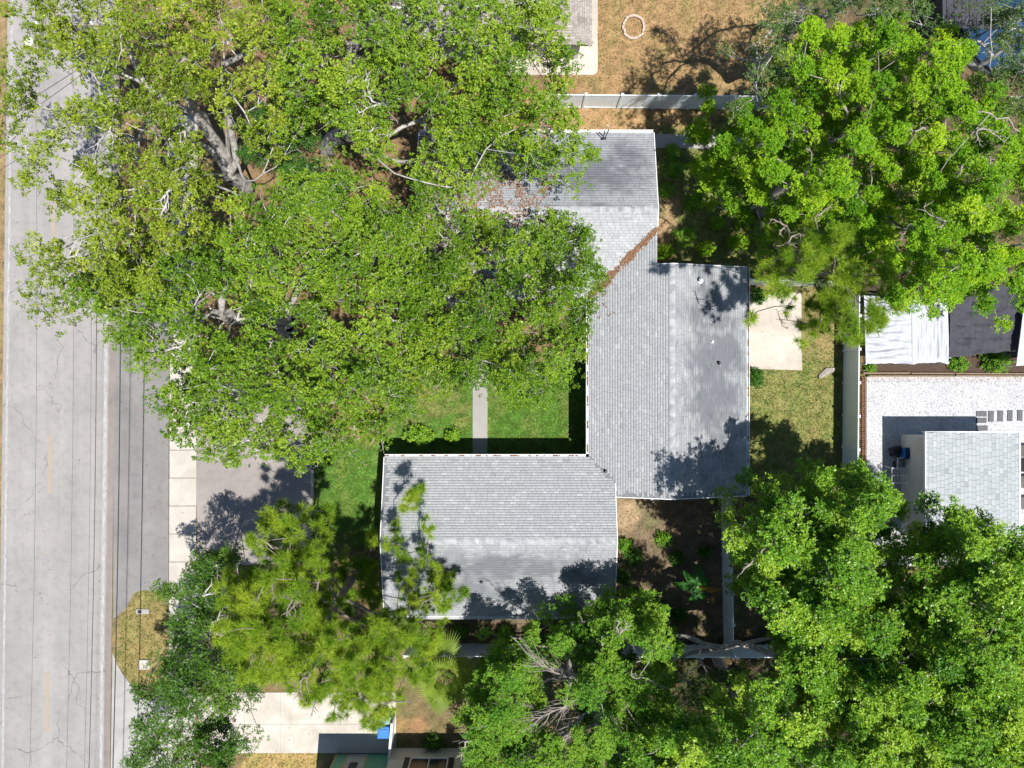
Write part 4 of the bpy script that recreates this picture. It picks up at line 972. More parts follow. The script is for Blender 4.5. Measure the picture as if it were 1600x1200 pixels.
    if style != 'pine' and len(C) > 30:
        sc = [int(np.argmin(np.linalg.norm(C[:, :2] - (topc[:2] + .55 * dist.max() * .7 * np.array([math.cos(a), math.sin(a)])), axis=1))) for a in np.linspace(0, 2 * np.pi, 8)[:-1] + r.uniform(0, 1)]
        order = list(dict.fromkeys(sc + list(order)))
    ends = np.zeros(len(C), int)
    for i in order:
        tgt = C[i] - [0, 0, R * .30]
        ends[i] = sk.grow(tgt, np.array(sk.P[3]) if axis is not None else np.array([topc[0], topc[1], 0]), lift=.06 if style != 'pine' else .03, wig=.13 if style == 'oak' else .09, wl=.30)
    Rd = sk.radii(tipr * 1.6)
    if trunk_r: Rd = np.maximum(tipr, Rd * (trunk_r / Rd[1]) ** np.clip((Rd - tipr * 2) / (Rd[1] - tipr * 2), 0, 1))
    for q_, v_ in fixr.items(): Rd[q_] = v_
    Rd[0] = Rd[1] * 1.5
    T_ = empty(name, base + [0, 0, .1], label, catg, group); l = wloc(T_)
    big = sk.mesh(Rd, .075, 9e9); sm = sk.mesh(Rd, 0, .075)
    if big: link(mesh_np('trunk', big[0] - l, big[1], smooth=True), 'trunk', M[trunkbark or bark], T_, l)
    # twigs from every clump centre
    nC = len(C); isbare = (r.random(nC) < bare) & top
    q = max(1, twigs); ang = r.uniform(0, 2 * np.pi, (nC, q)); rad = R * r.uniform(.5, 1.1, (nC, q))
    Bp = C[:, None] + np.stack([np.cos(ang) * rad, np.sin(ang) * rad, r.normal(.05, .28, (nC, q)) * R], -1); Ap = np.repeat((C - [0, 0, R * .3])[:, None], q, 1)
    tw = [twig_tubes(Ap.reshape(-1, 3), Bp.reshape(-1, 3), np.full(nC * q, tipr * 1.25), np.full(nC * q, tipr * .5), r)]
    if isbare.any():
        for cb in C[isbare]:
            for _ in range(2):
                az = r.uniform(0, 2 * np.pi); L = R * r.uniform(1.3, 2.6); p = cb - [0, 0, R * .1]; pts = [p.copy()]; hs = []
                for q_ in range(7):
                    az += r.normal(0, .38); p = p + np.array([math.cos(az), math.sin(az), .10 + r.normal(0, .18)]) * L / 7; pts.append(p.copy()); hs.append(az)
                r0 = tipr * r.uniform(2.0, 5.0); tw.append(tube_arrays(np.array(pts), np.linspace(r0, tipr * .6, 8), 5))
                for q_ in (2, 3, 4, 5, 6):
                    if r.random() < .7:
                        a3 = hs[q_] + r.choice([-1, 1]) * r.uniform(.5, 1.1); L3 = L * r.uniform(.2, .42); p3 = pts[q_]; pp = [p3]
                        for _k in range(3): a3 += r.normal(0, .3); p3 = p3 + np.array([math.cos(a3), math.sin(a3), .15 + r.normal(0, .15)]) * L3 / 3; pp.append(p3)
                        tw.append(tube_arrays(np.array(pp), np.linspace(r0 * .5, tipr * .45, 4), 4))
    if sm: tw.append(sm)
    for (u0, v0, u1, v1, zz) in fans:
        a_ = W(u0, v0, zz); b_ = W(u1, v1, zz + .5); d_ = b_ - a_; L = np.linalg.norm(d_); hz = math.atan2(d_[1], d_[0]); m_ = 9; pts = [a_ + d_ * (q_ / (m_ - 1)) + r.normal(0, .025, 3) * L for q_ in range(m_)]
        sk_r = np.linspace(.045, .012, m_); tw.append(tube_arrays(np.array(pts), sk_r, 6))
        for q_ in range(1, m_):
            for _k in range(5):
                a3 = hz + r.choice([-1, 1]) * r.uniform(.12, .75); L3 = L * r.uniform(.25, .6); p3 = np.array(pts[q_]); pp = [p3]
                for _j in range(4): a3 += r.normal(0, .12) + (hz - a3) * .12; p3 = p3 + np.array([math.cos(a3), math.sin(a3), .12 + r.normal(0, .12)]) * L3 / 4; pp.append(p3)
                tw.append(tube_arrays(np.array(pp), np.linspace(.016, .005, 5), 4))
    V, F = cat(tw); link(mesh_np('branches', V - l, F), 'branches', M[bark], T_, l)
    # foliage
    live = ~isbare; Cc = C[live]; n = len(Cc); ct = tint0 + .16 * Noise(seed + 400, 2.6, 2, 3)(Cc) + r.normal(0, .07, n)
    cnt = np.maximum(3, (per_clump * (lai if style != 'pine' else 1.0) * r.uniform(.6, 1.4, n) * np.where(top[live], 1, .75)).astype(int)); idx = np.repeat(np.arange(n), cnt); N_ = len(idx)
    d = unit(r.normal(size=(N_, 3))); d[:, 2] = np.where(d[:, 2] < -.35, -d[:, 2], d[:, 2]); rr = R * r.uniform(.7, 1.25, n)[idx] * r.random(N_) ** .45
    P = Cc[idx] + d * rr[:, None] * [1, 1, flat]; tint = ct[idx] + r.normal(0, .08, N_)
    if style == 'pine': V, F, T = needle_tufts(r, P, tint, needle_n, length, aspect)
    else: V, F, T = rosettes(r, P, tint, per, length * .76, aspect * 1.1, nj=nj, aj=aj)
    LEAF_TOTAL[0] += len(F)
    link(mesh_np('crown', V - l, F, tint=T), 'crown', leafmat if not isinstance(leafmat, str) else M[leafmat], T_, l)
    return T_

OAK = dict(lai=1.75, nj=.48, aj=.5, flat=.95, bark='bark_oak', trunkbark='bark_trunk', style='oak', tipr=.013)
make_tree('live_oak', 'sprawling olive live oak with pale limbs reaching over the road', (388, 292),
          [(20, -40), (440, -40), (445, 60), (430, 170), (400, 260), (330, 300), (310, 400), (250, 470), (170, 505), (60, 490), (15, 430), (40, 390), (100, 330), (60, 300), (0, 270), (-20, 180), (20, 120), (30, 60)],
          11.5, 8.0, 11, 'leaf_oak_y', spacing=.72, R=.70, per_clump=19, per=10, under=.45, gap=-.75, gapwl=3.0, bare=.025, trunk_r=.36, tint0=.5, twigs=3, fringe=2.2, length=.15, aspect=.55,
          dense=[(190, -40), (450, -40), (450, 420), (180, 520), (120, 330), (170, 200)],
          extra=[[(352, 240, 3.6, 0.311), (325, 205, 5.2, 0.266), (303, 175, 6.6, 0.222), (288, 140, 7.8, 0.163), (300, 105, 8.6, 0.111)], [(318, 180, 5.6, 0.178), (270, 165, 7.2, 0.148), (225, 130, 8.2, 0.126), (205, 85, 9.2, 0.096), (196, 60, 9.8, 0.067)],
                 [(370, 250, 3.8, 0.185), (348, 125, 7.6, 0.133), (350, 100, 8.4, 0.118), (372, 90, 8.8, 0.111), (395, 76, 9.2, 0.089)], [(330, 235, 4.0, 0.148), (262, 190, 6.5, 0.126), (228, 192, 7.4, 0.111), (216, 222, 8.0, 0.089), (212, 252, 8.4, 0.059)], [(350, 100, 8.4, 0.096), (345, 125, 8.9, 0.067), (352, 150, 9.3, 0.044)], [(250, 262, 8.2, 0.067), (263, 240, 8.8, 0.059), (266, 222, 9.2, 0.044)]],
          holes=[(366, 262, 36, 36), (334, 216, 34, 33), (306, 174, 31, 32), (65, 200, 30, 34), (140, 140, 36, 30), (40, 330, 28, 38), (90, 260, 32, 20), (362, 96, 50, 28), (212, 100, 28, 44), (220, 215, 27, 42), (262, 242, 16, 24)], **OAK)
make_tree('live_oak', 'broad green live oak between the beige house and the north wing', (512, 232),
          [(425, -40), (845, -40), (885, 20), (898, 100), (862, 130), (905, 175), (930, 240), (900, 285), (862, 262), (752, 270), (742, 325), (655, 325), (640, 235), (520, 245), (440, 210), (410, 100)],
          11.0, 6.5, 12, 'leaf_oak_g', spacing=.70, R=.72, per_clump=22, per=10, lob=(1.8, 1.5), under=.5, gap=-1.25, gapwl=2.6, bare=.008, trunk_r=.42, tint0=.5, twigs=3, length=.15, aspect=.55,
          extra=[[(545, 108, 6.4, .22), (550, 75, 8, .24), (572, 40, 9, .18), (590, 15, 9.6, .12)]],
          holes=[(520, 225, 42, 34), (552, 74, 26, 40), (640, 205, 36, 44), (430, 240, 30, 24), (690, 120, 20, 16), (700, 60, 20, 16), (800, 300, 46, 24)], **OAK)
make_tree('live_oak', 'wide live oak spreading from the sidewalk over the driveway edge', (455, 508),
          [(300, 320), (420, 290), (500, 250), (590, 290), (670, 320), (690, 450), (665, 560), (645, 640), (600, 700), (490, 722), (440, 712), (370, 735), (280, 680), (230, 600), (205, 550), (110, 470), (120, 400), (200, 400)],
          10.5, 5.5, 13, 'leaf_oak_g', spacing=.70, R=.74, per_clump=22, per=10, lob=(1.8, 1.5), under=.5, gap=-1.2, gapwl=2.6, bare=.018, trunk_r=.45, tint0=.42, twigs=3, length=.15, aspect=.55,
          extra=[[(400, 498, 5.0, .24), (355, 500, 6.6, .20), (348, 490, 7.6, .20), (346, 470, 8.4, .17), (352, 445, 9.0, .10)], [(348, 490, 7.6, .15), (332, 486, 8.2, .12), (322, 496, 8.6, .08)], [(348, 490, 7.6, .15), (362, 485, 8.4, .12), (370, 500, 8.9, .08)], [(385, 560, 8.0, .12), (350, 555, 8.6, .10), (335, 545, 9, .07)], [(380, 620, 8.2, .10), (358, 628, 8.6, .09), (352, 640, 8.8, .06)]],
          holes=[(348, 485, 36, 42), (450, 512, 34, 28), (525, 495, 30, 12), (575, 365, 24, 9), (445, 395, 24, 12), (605, 490, 34, 8), (545, 690, 24, 20)], **OAK)
make_tree('live_oak', 'dense green live oak leaning over the grey roof valley', (690, 470),
          [(640, 320), (700, 330), (780, 345), (850, 335), (890, 325), (915, 370), (945, 430), (930, 470), (912, 520), (910, 575), (880, 605), (800, 645), (770, 615), (720, 600), (655, 625), (640, 560)],
          9.0, 4.2, 14, 'leaf_oak_g', spacing=.66, R=.70, per_clump=22, per=10, lob=(1.7, 1.4), under=.5, gap=-1.4, gapwl=2.4, bare=.0, twigs=3, length=.15, aspect=.55, trunk_r=.36, tint0=.38, holes=[(705, 475, 16, 12), (750, 430, 12, 18)], **OAK)
make_tree('live_oak', 'small dark green understory oak in the shade beside the olive oak trunk', (450, 240), [(395, 150), (470, 160), (490, 230), (440, 265), (385, 240)], 5.0, 3.0, 15, 'leaf_dark', fork=1.4, spacing=.6, R=.55, per_clump=26, under=.3, trunk_r=.12, **OAK)
make_tree('live_oak', 'low dark green understory oak below the gap in the oak canopy', (500, 300), [(440, 255), (500, 240), (560, 280), (520, 330), (440, 330)], 5.0, 3.0, 16, 'leaf_dark', fork=1.4, spacing=.6, R=.55, per_clump=26, under=.3, trunk_r=.12, **OAK)
make_tree('live_oak', 'small live oak at the foot of the frame beside the verge', (322, 985),
          [(275, 900), (320, 850), (350, 880), (345, 960), (385, 1010), (410, 1090), (395, 1150), (380, 1240), (200, 1240), (190, 1180), (215, 1110), (205, 1070), (250, 1030), (265, 960)],
          7.0, 3.5, 17, 'leaf_oak_d', spacing=.64, R=.62, per_clump=32, twigs=3, length=.14, under=.5, gap=-1.3, bare=.02, trunk_r=.22, tint0=.28, fringe=1.6, holes=[(345, 1000, 18, 34), (375, 1120, 20, 26)], **OAK)
make_tree('shade_fill_tree', 'low dark-leaved tree added to darken the gap south of the grey limb', (1085, 1020), [(1050, 1040), (1120, 1045), (1230, 1050), (1220, 1110), (1130, 1130), (1040, 1120)], 4.0, 2.5, 18, 'leaf_dark', fork=1.2, spacing=.62, R=.55, per_clump=22, per=8, under=.3, gap=-.6, trunk_r=.1, bark='bark_grey')  # added dark foliage that keeps the shaded gap below the fence black
make_tree('shade_fill_tree', 'low dark-leaved tree added to darken the ground between south fence and bare branched tree', (960, 1010), [(880, 1020), (960, 1015), (1040, 1040), (1060, 1130), (1000, 1200), (880, 1200)], 3.8, 2.2, 19, 'leaf_dark', fork=1.2, spacing=.62, R=.55, per_clump=22, per=8, under=.3, gap=-.8, trunk_r=.1, bark='bark_grey')  # second added filler, dark leaves in place of shade over the brown ground
# right-hand trees
BR = dict(bark='bark_grey', length=.128, aspect=.55, per=9, lob=(1.4, 1.6))
make_tree('laurel_tree', 'bright yellow-green tree between the side path and the back fence', (1190, 330),
          [(1240, 60), (1270, 20), (1340, 15), (1420, 30), (1450, 110), (1440, 240), (1420, 360), (1350, 400), (1270, 400), (1215, 392), (1196, 315), (1110, 296), (1078, 230), (1100, 140), (1150, 140), (1185, 180), (1225, 150)],
          9.5, 5.5, 21, 'leaf_bright', spacing=.66, R=.48, per_clump=36, under=.65, gap=-.85, gapwl=1.6, lobes=1.5, lobewl=2.0, bare=.015, trunk_r=.28, tint0=.52, flat=.8, depth=(1.5, 4.5), twigs=3, zfun=lambda U, z: np.where(U[:, 0] < 1200, np.minimum(z, 3.6 + np.clip(U[:, 0] - 1075, 0, 125) / 125 * 4.0 + .35 * (z - 6)), z) + np.clip((150 - U[:, 1]) / 100, 0, 1) * np.clip((U[:, 0] - 1230) / 40, 0, 1) * 2.5, **BR)
make_tree('laurel_tree', 'bright yellow-green tree with bare grey twigs above the tarps', (1340, 330),
          [(1430, 60), (1500, 40), (1530, 130), (1560, 150), (1640, 200), (1640, 470), (1560, 470), (1540, 490), (1490, 480), (1430, 465), (1400, 410), (1420, 300)],
          11.5, 6.0, 22, 'leaf_bright', spacing=.66, R=.49, per_clump=36, under=.9, gap=-1.0, gapwl=1.7, lobes=1.5, lobewl=2.0, bare=.02, trunk_r=.3, tint0=.5, flat=.8, depth=(1.5, 4.5), twigs=3, **BR)
make_tree('live_oak', 'grey-green oak behind the dry yard at the top edge', (1170, 120), [(1190, 0), (1235, -10), (1255, 60), (1240, 140), (1200, 140), (1180, 80)], 11.5, 8.5, 23, 'leaf_greyg', spacing=.7, R=.62, per_clump=26, under=.6, trunk_r=.2, tint0=.5, **OAK)
make_tree('live_oak', 'grey-green oak in the top right corner over the blue pool', (1450, 80), [(1535, 140), (1550, 70), (1545, 30), (1520, -20), (1660, -40), (1660, 210), (1590, 210), (1540, 180)], 9.0, 6, 24, 'leaf_greyg', spacing=.7, R=.62, per_clump=28, under=.5, gap=-.9, trunk_r=.2, tint0=.5, bare=.05, **OAK)
make_tree('live_oak', 'grey-green oak at the top edge beyond the bright trees', (1270, 40), [(1240, -60), (1400, -60), (1500, -50), (1470, 20), (1420, 40), (1340, 10), (1270, 15)], 12.0, 9, 25, 'leaf_greyg', spacing=.75, R=.62, per_clump=26, under=.4, trunk_r=.2, tint0=.45, **OAK)
CM = dict(lai=2.4, bark='bark_grey', length=.15, aspect=.56, per=9, lobewl=2.6, lob=(2.2, 1.35), nj=.36, aj=.4)
make_tree('camphor_tree', 'dense rounded green tree overlapping the back fence and gravel yard', (1170, 846),
          [(1150, 830), (1180, 770), (1230, 755), (1290, 760), (1330, 725), (1390, 745), (1420, 790), (1405, 840), (1390, 880), (1420, 950), (1440, 1040), (1420, 1120), (1340, 1180), (1270, 1120), (1205, 1010), (1190, 930), (1150, 870)],
          10.5, 5.0, 31, 'leaf_camphor', spacing=.70, R=.66, per_clump=36, under=.8, gap=-2.0, gapwl=2.2, lobes=.8, twigs=2,
          extra=[[(1222, 990, 2.8, .20), (1205, 1022, 3.3, .17), (1180, 1012, 3.6, .16), (1152, 1004, 3.6, .15), (1128, 1012, 3.6, .14), (1100, 1006, 3.7, .12), (1075, 995, 3.9, .11), (1050, 992, 4.2, .08)], [(1222, 992, 2.8, .14), (1130, 1013, 3.55, .12), (1080, 1020, 3.6, .11), (1050, 1032, 3.7, .09), (1040, 1060, 3.8, .06)]], bare=.01, trunk_r=.34, tint0=.5, **CM)
make_tree('camphor_tree', 'dense green tree in the bottom right corner over the shed', (1330, 870),
          [(1405, 930), (1428, 870), (1448, 798), (1500, 800), (1570, 826), (1650, 870), (1650, 1250), (1380, 1250), (1320, 1180), (1395, 1110), (1410, 1020)],
          11.5, 6.0, 32, 'leaf_camphor', spacing=.70, R=.66, per_clump=36, under=.8, gap=-2.2, gapwl=2.2, lobes=.8, twigs=2, bare=.01, trunk_r=.36, tint0=.54, holes=[(1407, 950, 9, 9)], **CM)
make_tree('camphor_tree', 'lower green tree at the bottom edge left of the corner trees', (1120, 1030),
          [(1035, 1165), (1075, 1135), (1120, 1120), (1155, 1105), (1210, 1078), (1255, 1092), (1340, 1160), (1380, 1250), (1010, 1250)],
          10.5, 7.0, 33, 'leaf_camphor', spacing=.68, R=.60, per_clump=31, under=.7, gap=-1.9, lobes=1.2, twigs=2, bare=.01, trunk_r=.24, tint0=.52, **CM)
make_tree('cherry_laurel', 'green tree with fans of bare grey branches south of the house', (880, 980),
          [(725, 1110), (740, 1060), (790, 1010), (850, 1000), (905, 960), (950, 940), (1010, 935), (1060, 990), (1055, 1060), (1050, 1110), (1080, 1250), (715, 1250)],
          7.5, 4.5, 34, 'leaf_mid', spacing=.60, R=.54, per_clump=38, under=.9, gap=-1.5, gapwl=2.0, lobes=1.2, lai=2.4, bare=.04, trunk_r=.22, tint0=.6, bark='bark_grey', length=.13, aspect=.55, per=7, twigs=4, tipr=.013,
          fans=[(915, 1072, 838, 1032, 7.4), (912, 1085, 845, 1122, 7.4), (925, 1110, 848, 1178, 7.2), (930, 1100, 934, 1150, 7.2), (800, 1120, 760, 1135, 7.0), (835, 1105, 800, 1098, 7.2), (955, 1105, 965, 1160, 6.8), (1000, 1065, 985, 1095, 6.5)],
          holes=[(985, 1020, 30, 22), (872, 1050, 42, 26), (878, 1115, 44, 34), (930, 1125, 14, 30)])
# pines
r_jit = lambda U: .5 * Noise(9, 40, 2)(U)
PN = dict(style='pine', bark='bark_pine', length=.34, aspect=.021, lobewl=2.0)
make_tree('pine_tree', 'yellow-green pine over the driveway and the corner of the south wing', (566, 886),
          [(405, 800), (440, 785), (475, 840), (500, 800), (520, 850), (580, 870), (610, 770), (655, 765), (670, 850), (700, 870), (730, 935), (700, 960), (660, 960), (660, 1000), (690, 1040), (650, 1060), (590, 1130), (500, 1120), (450, 1090), (380, 1060), (335, 1010), (340, 930), (400, 880)],
          10.0, 7.5, 41, 'needle', flat=.7, zfun=lambda U, z: np.where(((U[:, 0] - 552) / 64) ** 2 + ((U[:, 1] - 900) / 86) ** 2 < 1, np.minimum(z, 2.4), np.where((U[:, 0] > 592) & (U[:, 1] < 968), np.minimum(z, 6.0 + r_jit(U)), z)), thin=([(592, 700), (760, 700), (760, 968), (592, 968)], .48), spacing=.50, R=.42, per_clump=8, under=.6, gap=-1.25, gapwl=1.8, lobes=1.1, bare=.05, trunk_r=.2, tint0=.55, fork=5.0, twigs=3, tipr=.012, needle_n=60, depth=(.8, 3.5), **PN)
make_tree('pine_tree', 'yellow-green pine beside the patio slab reaching over the white tarp', (1214, 430),
          [(1170, 470), (1190, 400), (1230, 340), (1300, 330), (1370, 380), (1420, 440), (1415, 480), (1380, 490), (1360, 530), (1310, 550), (1290, 520), (1240, 500), (1200, 520), (1160, 510)],
          11.0, 7.5, 42, 'needle', thin=([(1150, 430), (1262, 440), (1262, 560), (1150, 560)], .6), spacing=.53, R=.40, per_clump=8, under=.5, gap=-.6, gapwl=1.8, lobes=1.0, bare=.05, trunk_r=.17, tint0=.55, fork=5.0, twigs=3, tipr=.012, needle_n=60, depth=(.8, 3.5), **PN)

# ---- shrubs and low plants
def bush(name, label, u, v, ru, rv, h, mat, seed, catg='shrub', group=None, length=.10, n=220, per=6, aspect=.5, zc=.5):
    r = np.random.default_rng(seed); c = W(u, v); o = empty(name, c, label, catg, group); rx, ry = ru / S, rv / S
    d = unit(r.normal(size=(n, 3))); d[:, 2] = np.abs(d[:, 2]); q = r.random(n) ** .35 * (1 + .18 * Noise(seed, .8, 2, 3)(d * 2))
    P = c + d * q[:, None] * [rx, ry, h]; P[:, 2] += .03
    st = 14; e = unit(r.normal(size=(st, 3))); e[:, 2] = np.abs(e[:, 2]) + .2; A = np.tile(c, (st, 1)); B = c + e * [rx * .7, ry * .7, h * .75]
    V, F = twig_tubes(A, B, np.full(st, .016), np.full(st, .006), r); link(mesh_np('stems', V - c, F), 'stems', M['bark_grey'], o, c)
    V, F, T = rosettes(r, P, .55 + r.normal(0, .15, n), per, length, aspect * 1.2); LEAF_TOTAL[0] += len(F)
    link(mesh_np('foliage', V - c, F, tint=T), 'foliage', M[mat], o, c); return o
bush('round_shrub', 'larger rounded green shrub on the front lawn by the eave', 656, 680, 23, 14, 1.0, 'leaf_camphor', 51, n=460)
bush('round_shrub', 'smaller rounded green shrub between the larger one and the front walk', 707, 680, 12, 10, .8, 'leaf_camphor', 52, n=200)
bush('garden_shrub', 'round shrub below the charcoal shade cloth', 1549, 565, 21, 17, 1.1, 'leaf_mid', 53, n=380)
bush('garden_shrub', 'small shrub between white tarp and round shrub', 1494, 569, 16, 11, .6, 'leaf_mid', 54, n=220)
bush('garden_shrub', 'little shrub at the corner of the white tarp by the fence', 1357, 574, 9, 7, .5, 'leaf_mid', 55, n=90)
bush('garden_shrub', 'leafy shrub in the shade below the window shutters', 677, 1158, 17, 12, .7, 'leaf_dark', 56, n=220)
bush('garden_shrub', 'bushy shrub at the lower corner of the patio slab', 1179, 590, 12, 14, .7, 'leaf_dark', 57, n=220)
bush('garden_shrub', 'bushy shrub at the upper corner of the patio slab under the fence', 1183, 463, 14, 12, .7, 'leaf_dark', 58, n=200)
wp = [(1052, 270), (1090, 262), (1130, 300), (1160, 345), (1048, 240), (1118, 350), (1080, 320), (1150, 380), (1040, 300), (1100, 390), (1170, 300), (1035, 395), (1125, 260)]
wl_ = ['under the corner of the side path', 'just below the side path', 'in the middle of the green side yard', 'near the fence under the bright tree', 'nearest the side path end', 'beside the palmetto', 'north of the palmetto', 'by the house corner and the bright tree', 'close to the north wing wall', 'just north of the east wing eave', 'deep under the bright tree', 'in the corner where the two wings meet', 'under the left edge of the bright tree']
for k, ((u, v), q) in enumerate(zip(wp, wl_)):
    bush('weedy_shrub', 'bright weedy shrub ' + q, u, v, random.uniform(11, 19), random.uniform(10, 16), random.uniform(.5, 1.0), 'leaf_bright' if k % 2 else 'leaf_mid', 70 + k, group='weedy shrubs in the side yard', n=200)
sp_ = [(975, 850, 12), (990, 870, 16), (972, 900, 13), (1035, 840, 14), (1055, 870, 12), (1030, 950, 16), (985, 930, 14), (1100, 860, 10), (1060, 960, 14), (720, 985, 12), (790, 990, 12)]
sl = ['against the south wing gable wall', 'just right of the gable wall', 'below the conduit box', 'in the middle of the shady yard', 'in the middle of the shady yard nearer the fence', 'near the bottom of the shady yard', 'at the lower corner of the south wing', 'close to the white fence', 'left of the banana plant', 'in the bed under the south eave beside the palm', 'in the bed under the middle of the south eave']
for k, ((u, v, q), t_) in enumerate(zip(sp_, sl)):
    bush('weedy_shrub', 'dark weedy shrub ' + t_, u, v, q, q * .9, .6, 'leaf_dark' if k % 3 else 'leaf_mid', 90 + k, group='weedy shrubs in the shady yard', n=150)

def fan_palm(name, label, u, v, h, nf, rl, seed, mat='palm', lean=(0, 0), catg='palm'):
    r = np.random.default_rng(seed); b = W(u, v); o = empty(name, b, label, catg); top = b + [lean[0], lean[1], h]
    if h > .6: MB().tube([b, b * .6 + top * .4 + [.05, 0, 0], top], [.17, .14, .13], 9).build('trunk', M['bark_pine'], o)
    for k in range(nf):
        az = 2.399 * k + r.normal(0, .15); el = 1.25 - 1.75 * (k / nf) + r.normal(0, .1); d = np.array([math.cos(az) * math.cos(el), math.sin(az) * math.cos(el), math.sin(el)])
        pet = rl * r.uniform(.45, 1.0); c = top + d * pet + [0, 0, -.10 * pet * (1 - math.sin(el))]
        sd = unit(np.cross(d, [0, 0, 1.0])); upv = unit(np.cross(sd, d)); n = 26; ph = np.linspace(-1.9, 1.9, n); L = rl * .85 * (1 - .18 * np.abs(ph)) * r.uniform(.85, 1.1, n)
        D = np.cos(ph)[:, None] * d + np.sin(ph)[:, None] * sd + upv * (.25 * np.abs(np.sin(ph)))[:, None]; w = .055 * rl
        mid = c + D * L[:, None] * .55; tip = c + D * L[:, None] + np.array([0, 0, -1.0]) * (L * r.uniform(.25, .6))[:, None]; S2 = unit(np.cross(D, upv)) * w * .5
        V = np.stack([np.tile(c, (n, 1)), mid + S2, tip, mid - S2], 1).reshape(-1, 3); F = np.arange(n * 4).reshape(-1, 4)
        V2, F2 = twig_tubes(top[None], c[None], np.array([.022]), np.array([.012]), r, .02)
        Va, Fa = cat([(V, F), (V2, F2)]); T = np.clip(np.full(len(Va), .5 + r.normal(0, .2) + (.3 if k > nf * .85 else 0)), 0, 1)
        link(mesh_np('frond', Va - b, Fa, tint=T), 'frond', M[mat], o, b)
    return o
fan_palm('cabbage_palm', 'fan palm with drooping pale fronds below the south wing', 712, 986, 4.0, 24, 1.25, 5, lean=(-.2, -.9))
fan_palm('palmetto', 'small fan palmetto in the side yard north of the east wing', 1068, 372, .35, 12, .55, 6, 'leaf_mid', catg='palmetto')
def banana(u, v, seed):
    r = np.random.default_rng(seed); b = W(u, v); o = empty('banana_plant', b, 'banana plant with one orange dead leaf by the white fence', 'banana plant')
    MB().tube([b, b + [.02, .02, .8], b + [.05, .02, 1.5]], [.10, .08, .05], 8).build('stem', M['banana'] if False else M['bark_grey'], o)
    for k, (az, L, T0) in enumerate([(3.05, 1.35, .2), (2.3, 1.1, .3), (1.5, 1.25, .35), (4.3, 1.0, .25), (-.15, 1.45, 1.0), (.6, .8, .3), (5.2, .8, .2)]):
        t = np.linspace(0, 1, 9); d = np.array([math.cos(az), math.sin(az), 0]); sd = np.array([-d[1], d[0], 0]); mid = b + [.05, .02, 1.45] + d * (L * t)[:, None] + np.array([0, 0, 1.0]) * (L * (.75 * t - 1.05 * t * t))[:, None]
        w = .24 * (1.0 if T0 < .9 else .55) * np.sin(np.pi * np.clip(t * .92 + .08, 0, 1)) ** .6 * (1 + r.normal(0, .12, 9)); V = np.concatenate([mid - sd * w[:, None] + [0, 0, .06], mid - [0, 0, .02], mid + sd * w[:, None] + [0, 0, .06]]); i = np.arange(8)
        F = np.concatenate([np.stack([i, i + 1, i + 10, i + 9], -1), np.stack([i + 9, i + 10, i + 19, i + 18], -1)]); link(mesh_np('leaf', V - b, F, tint=np.clip(np.full(27, T0) + r.normal(0, .05, 27), 0, 1)), 'leaf', M['banana'], o, b)
banana(1078, 906, 3)
rk_c = W(1291, 582); rock = MB()
rp = [(rk_c[0] + math.cos(a_) * q_ * 1.45 * math.cos(.5) - math.sin(a_) * q_ * .6 * math.sin(.5), rk_c[1] + math.cos(a_) * q_ * 1.45 * math.sin(.5) + math.sin(a_) * q_ * .6 * math.cos(.5)) for a_, q_ in zip(np.linspace(0, 6.28, 10)[:-1], (.36, .30, .38, .28, .34, .40, .30, .26, .35))]
rock.prism(rp, -.05, [.08, .12, .10, .05, .09, .12, .08, .05, .1]); rock = rock.build('rock', M['polewood'], loc=rk_c); tag(rock, 'flat grey rock on the back lawn by the fence', 'rock')

# ---- grass, fallen leaves
def scatter(n, seed, fn):
    r = np.random.default_rng(seed); x = r.uniform(-29, 29, n); y = r.uniform(-22, 22, n); k = fn(x, y, r); return r, x[k], y[k]
px_ = lambda x, y: np.stack([x * S + 800, 600 - y * S], -1)
hard = [[(0, -100), (178, -100), (170, 1300), (0, 1300)], apron_poly, apron2, [(264, -100), (309, -100), (306, 1300), (262, 1300)], [(308, 600), (489, 600), (487, 880), (308, 885)], [(308, 1085), (618, 1080), (618, 1178), (310, 1173)],
        [(738, 560), (763, 560), (763, 716), (738, 716)], [(1164, 455), (1252, 458), (1253, 578), (1164, 576)], [(1008, 209), (1190, 212), (1190, 233), (1008, 231)], [(1347, 440), (1720, 440), (1720, 1240), (1347, 1240)], [(700, -100), (934, -100), (934, 117), (780, 117)]]
def soft(x, y):
    p = px_(x, y); k = np.ones(len(x), bool)
    for h in hard: k &= ~in_poly(p, h)
    return k
MAXD = 260
r, gx1, gy1 = scatter(int(58 * 44 * MAXD), 5, lambda x, y, r: (r.random(len(x)) * MAXD < zone_at(x, y, dens)))
k = soft(gx1, gy1); gx1, gy1 = gx1[k], gy1[k]
n = len(gx1); gt = zone_at(gx1, gy1, gtint) + r.normal(0, .22, n); B0 = np.stack([gx1, gy1, np.full(n, -.03)], -1)
az = r.uniform(0, 6.28, (n, 2)); D = np.stack([np.cos(az) * .7, np.sin(az) * .7, np.ones_like(az) * .6], -1); hgt = r.uniform(.05, .12, (n, 2, 1)); sd = np.stack([-np.sin(az), np.cos(az), np.zeros_like(az)], -1) * .022
V = np.stack([B0[:, None] - sd, B0[:, None] + sd, B0[:, None] + D * hgt], 2).reshape(-1, 3)
g = link(mesh_np('grass', V, np.arange(len(V)).reshape(-1, 3), tint=np.repeat(np.clip(gt, 0, 1), 6)), 'grass', M['grass']); tag(g, 'short grass and weeds growing over the lots', 'grass', kind='stuff')
GRASS_N = n
lit = np.zeros(GX.shape)
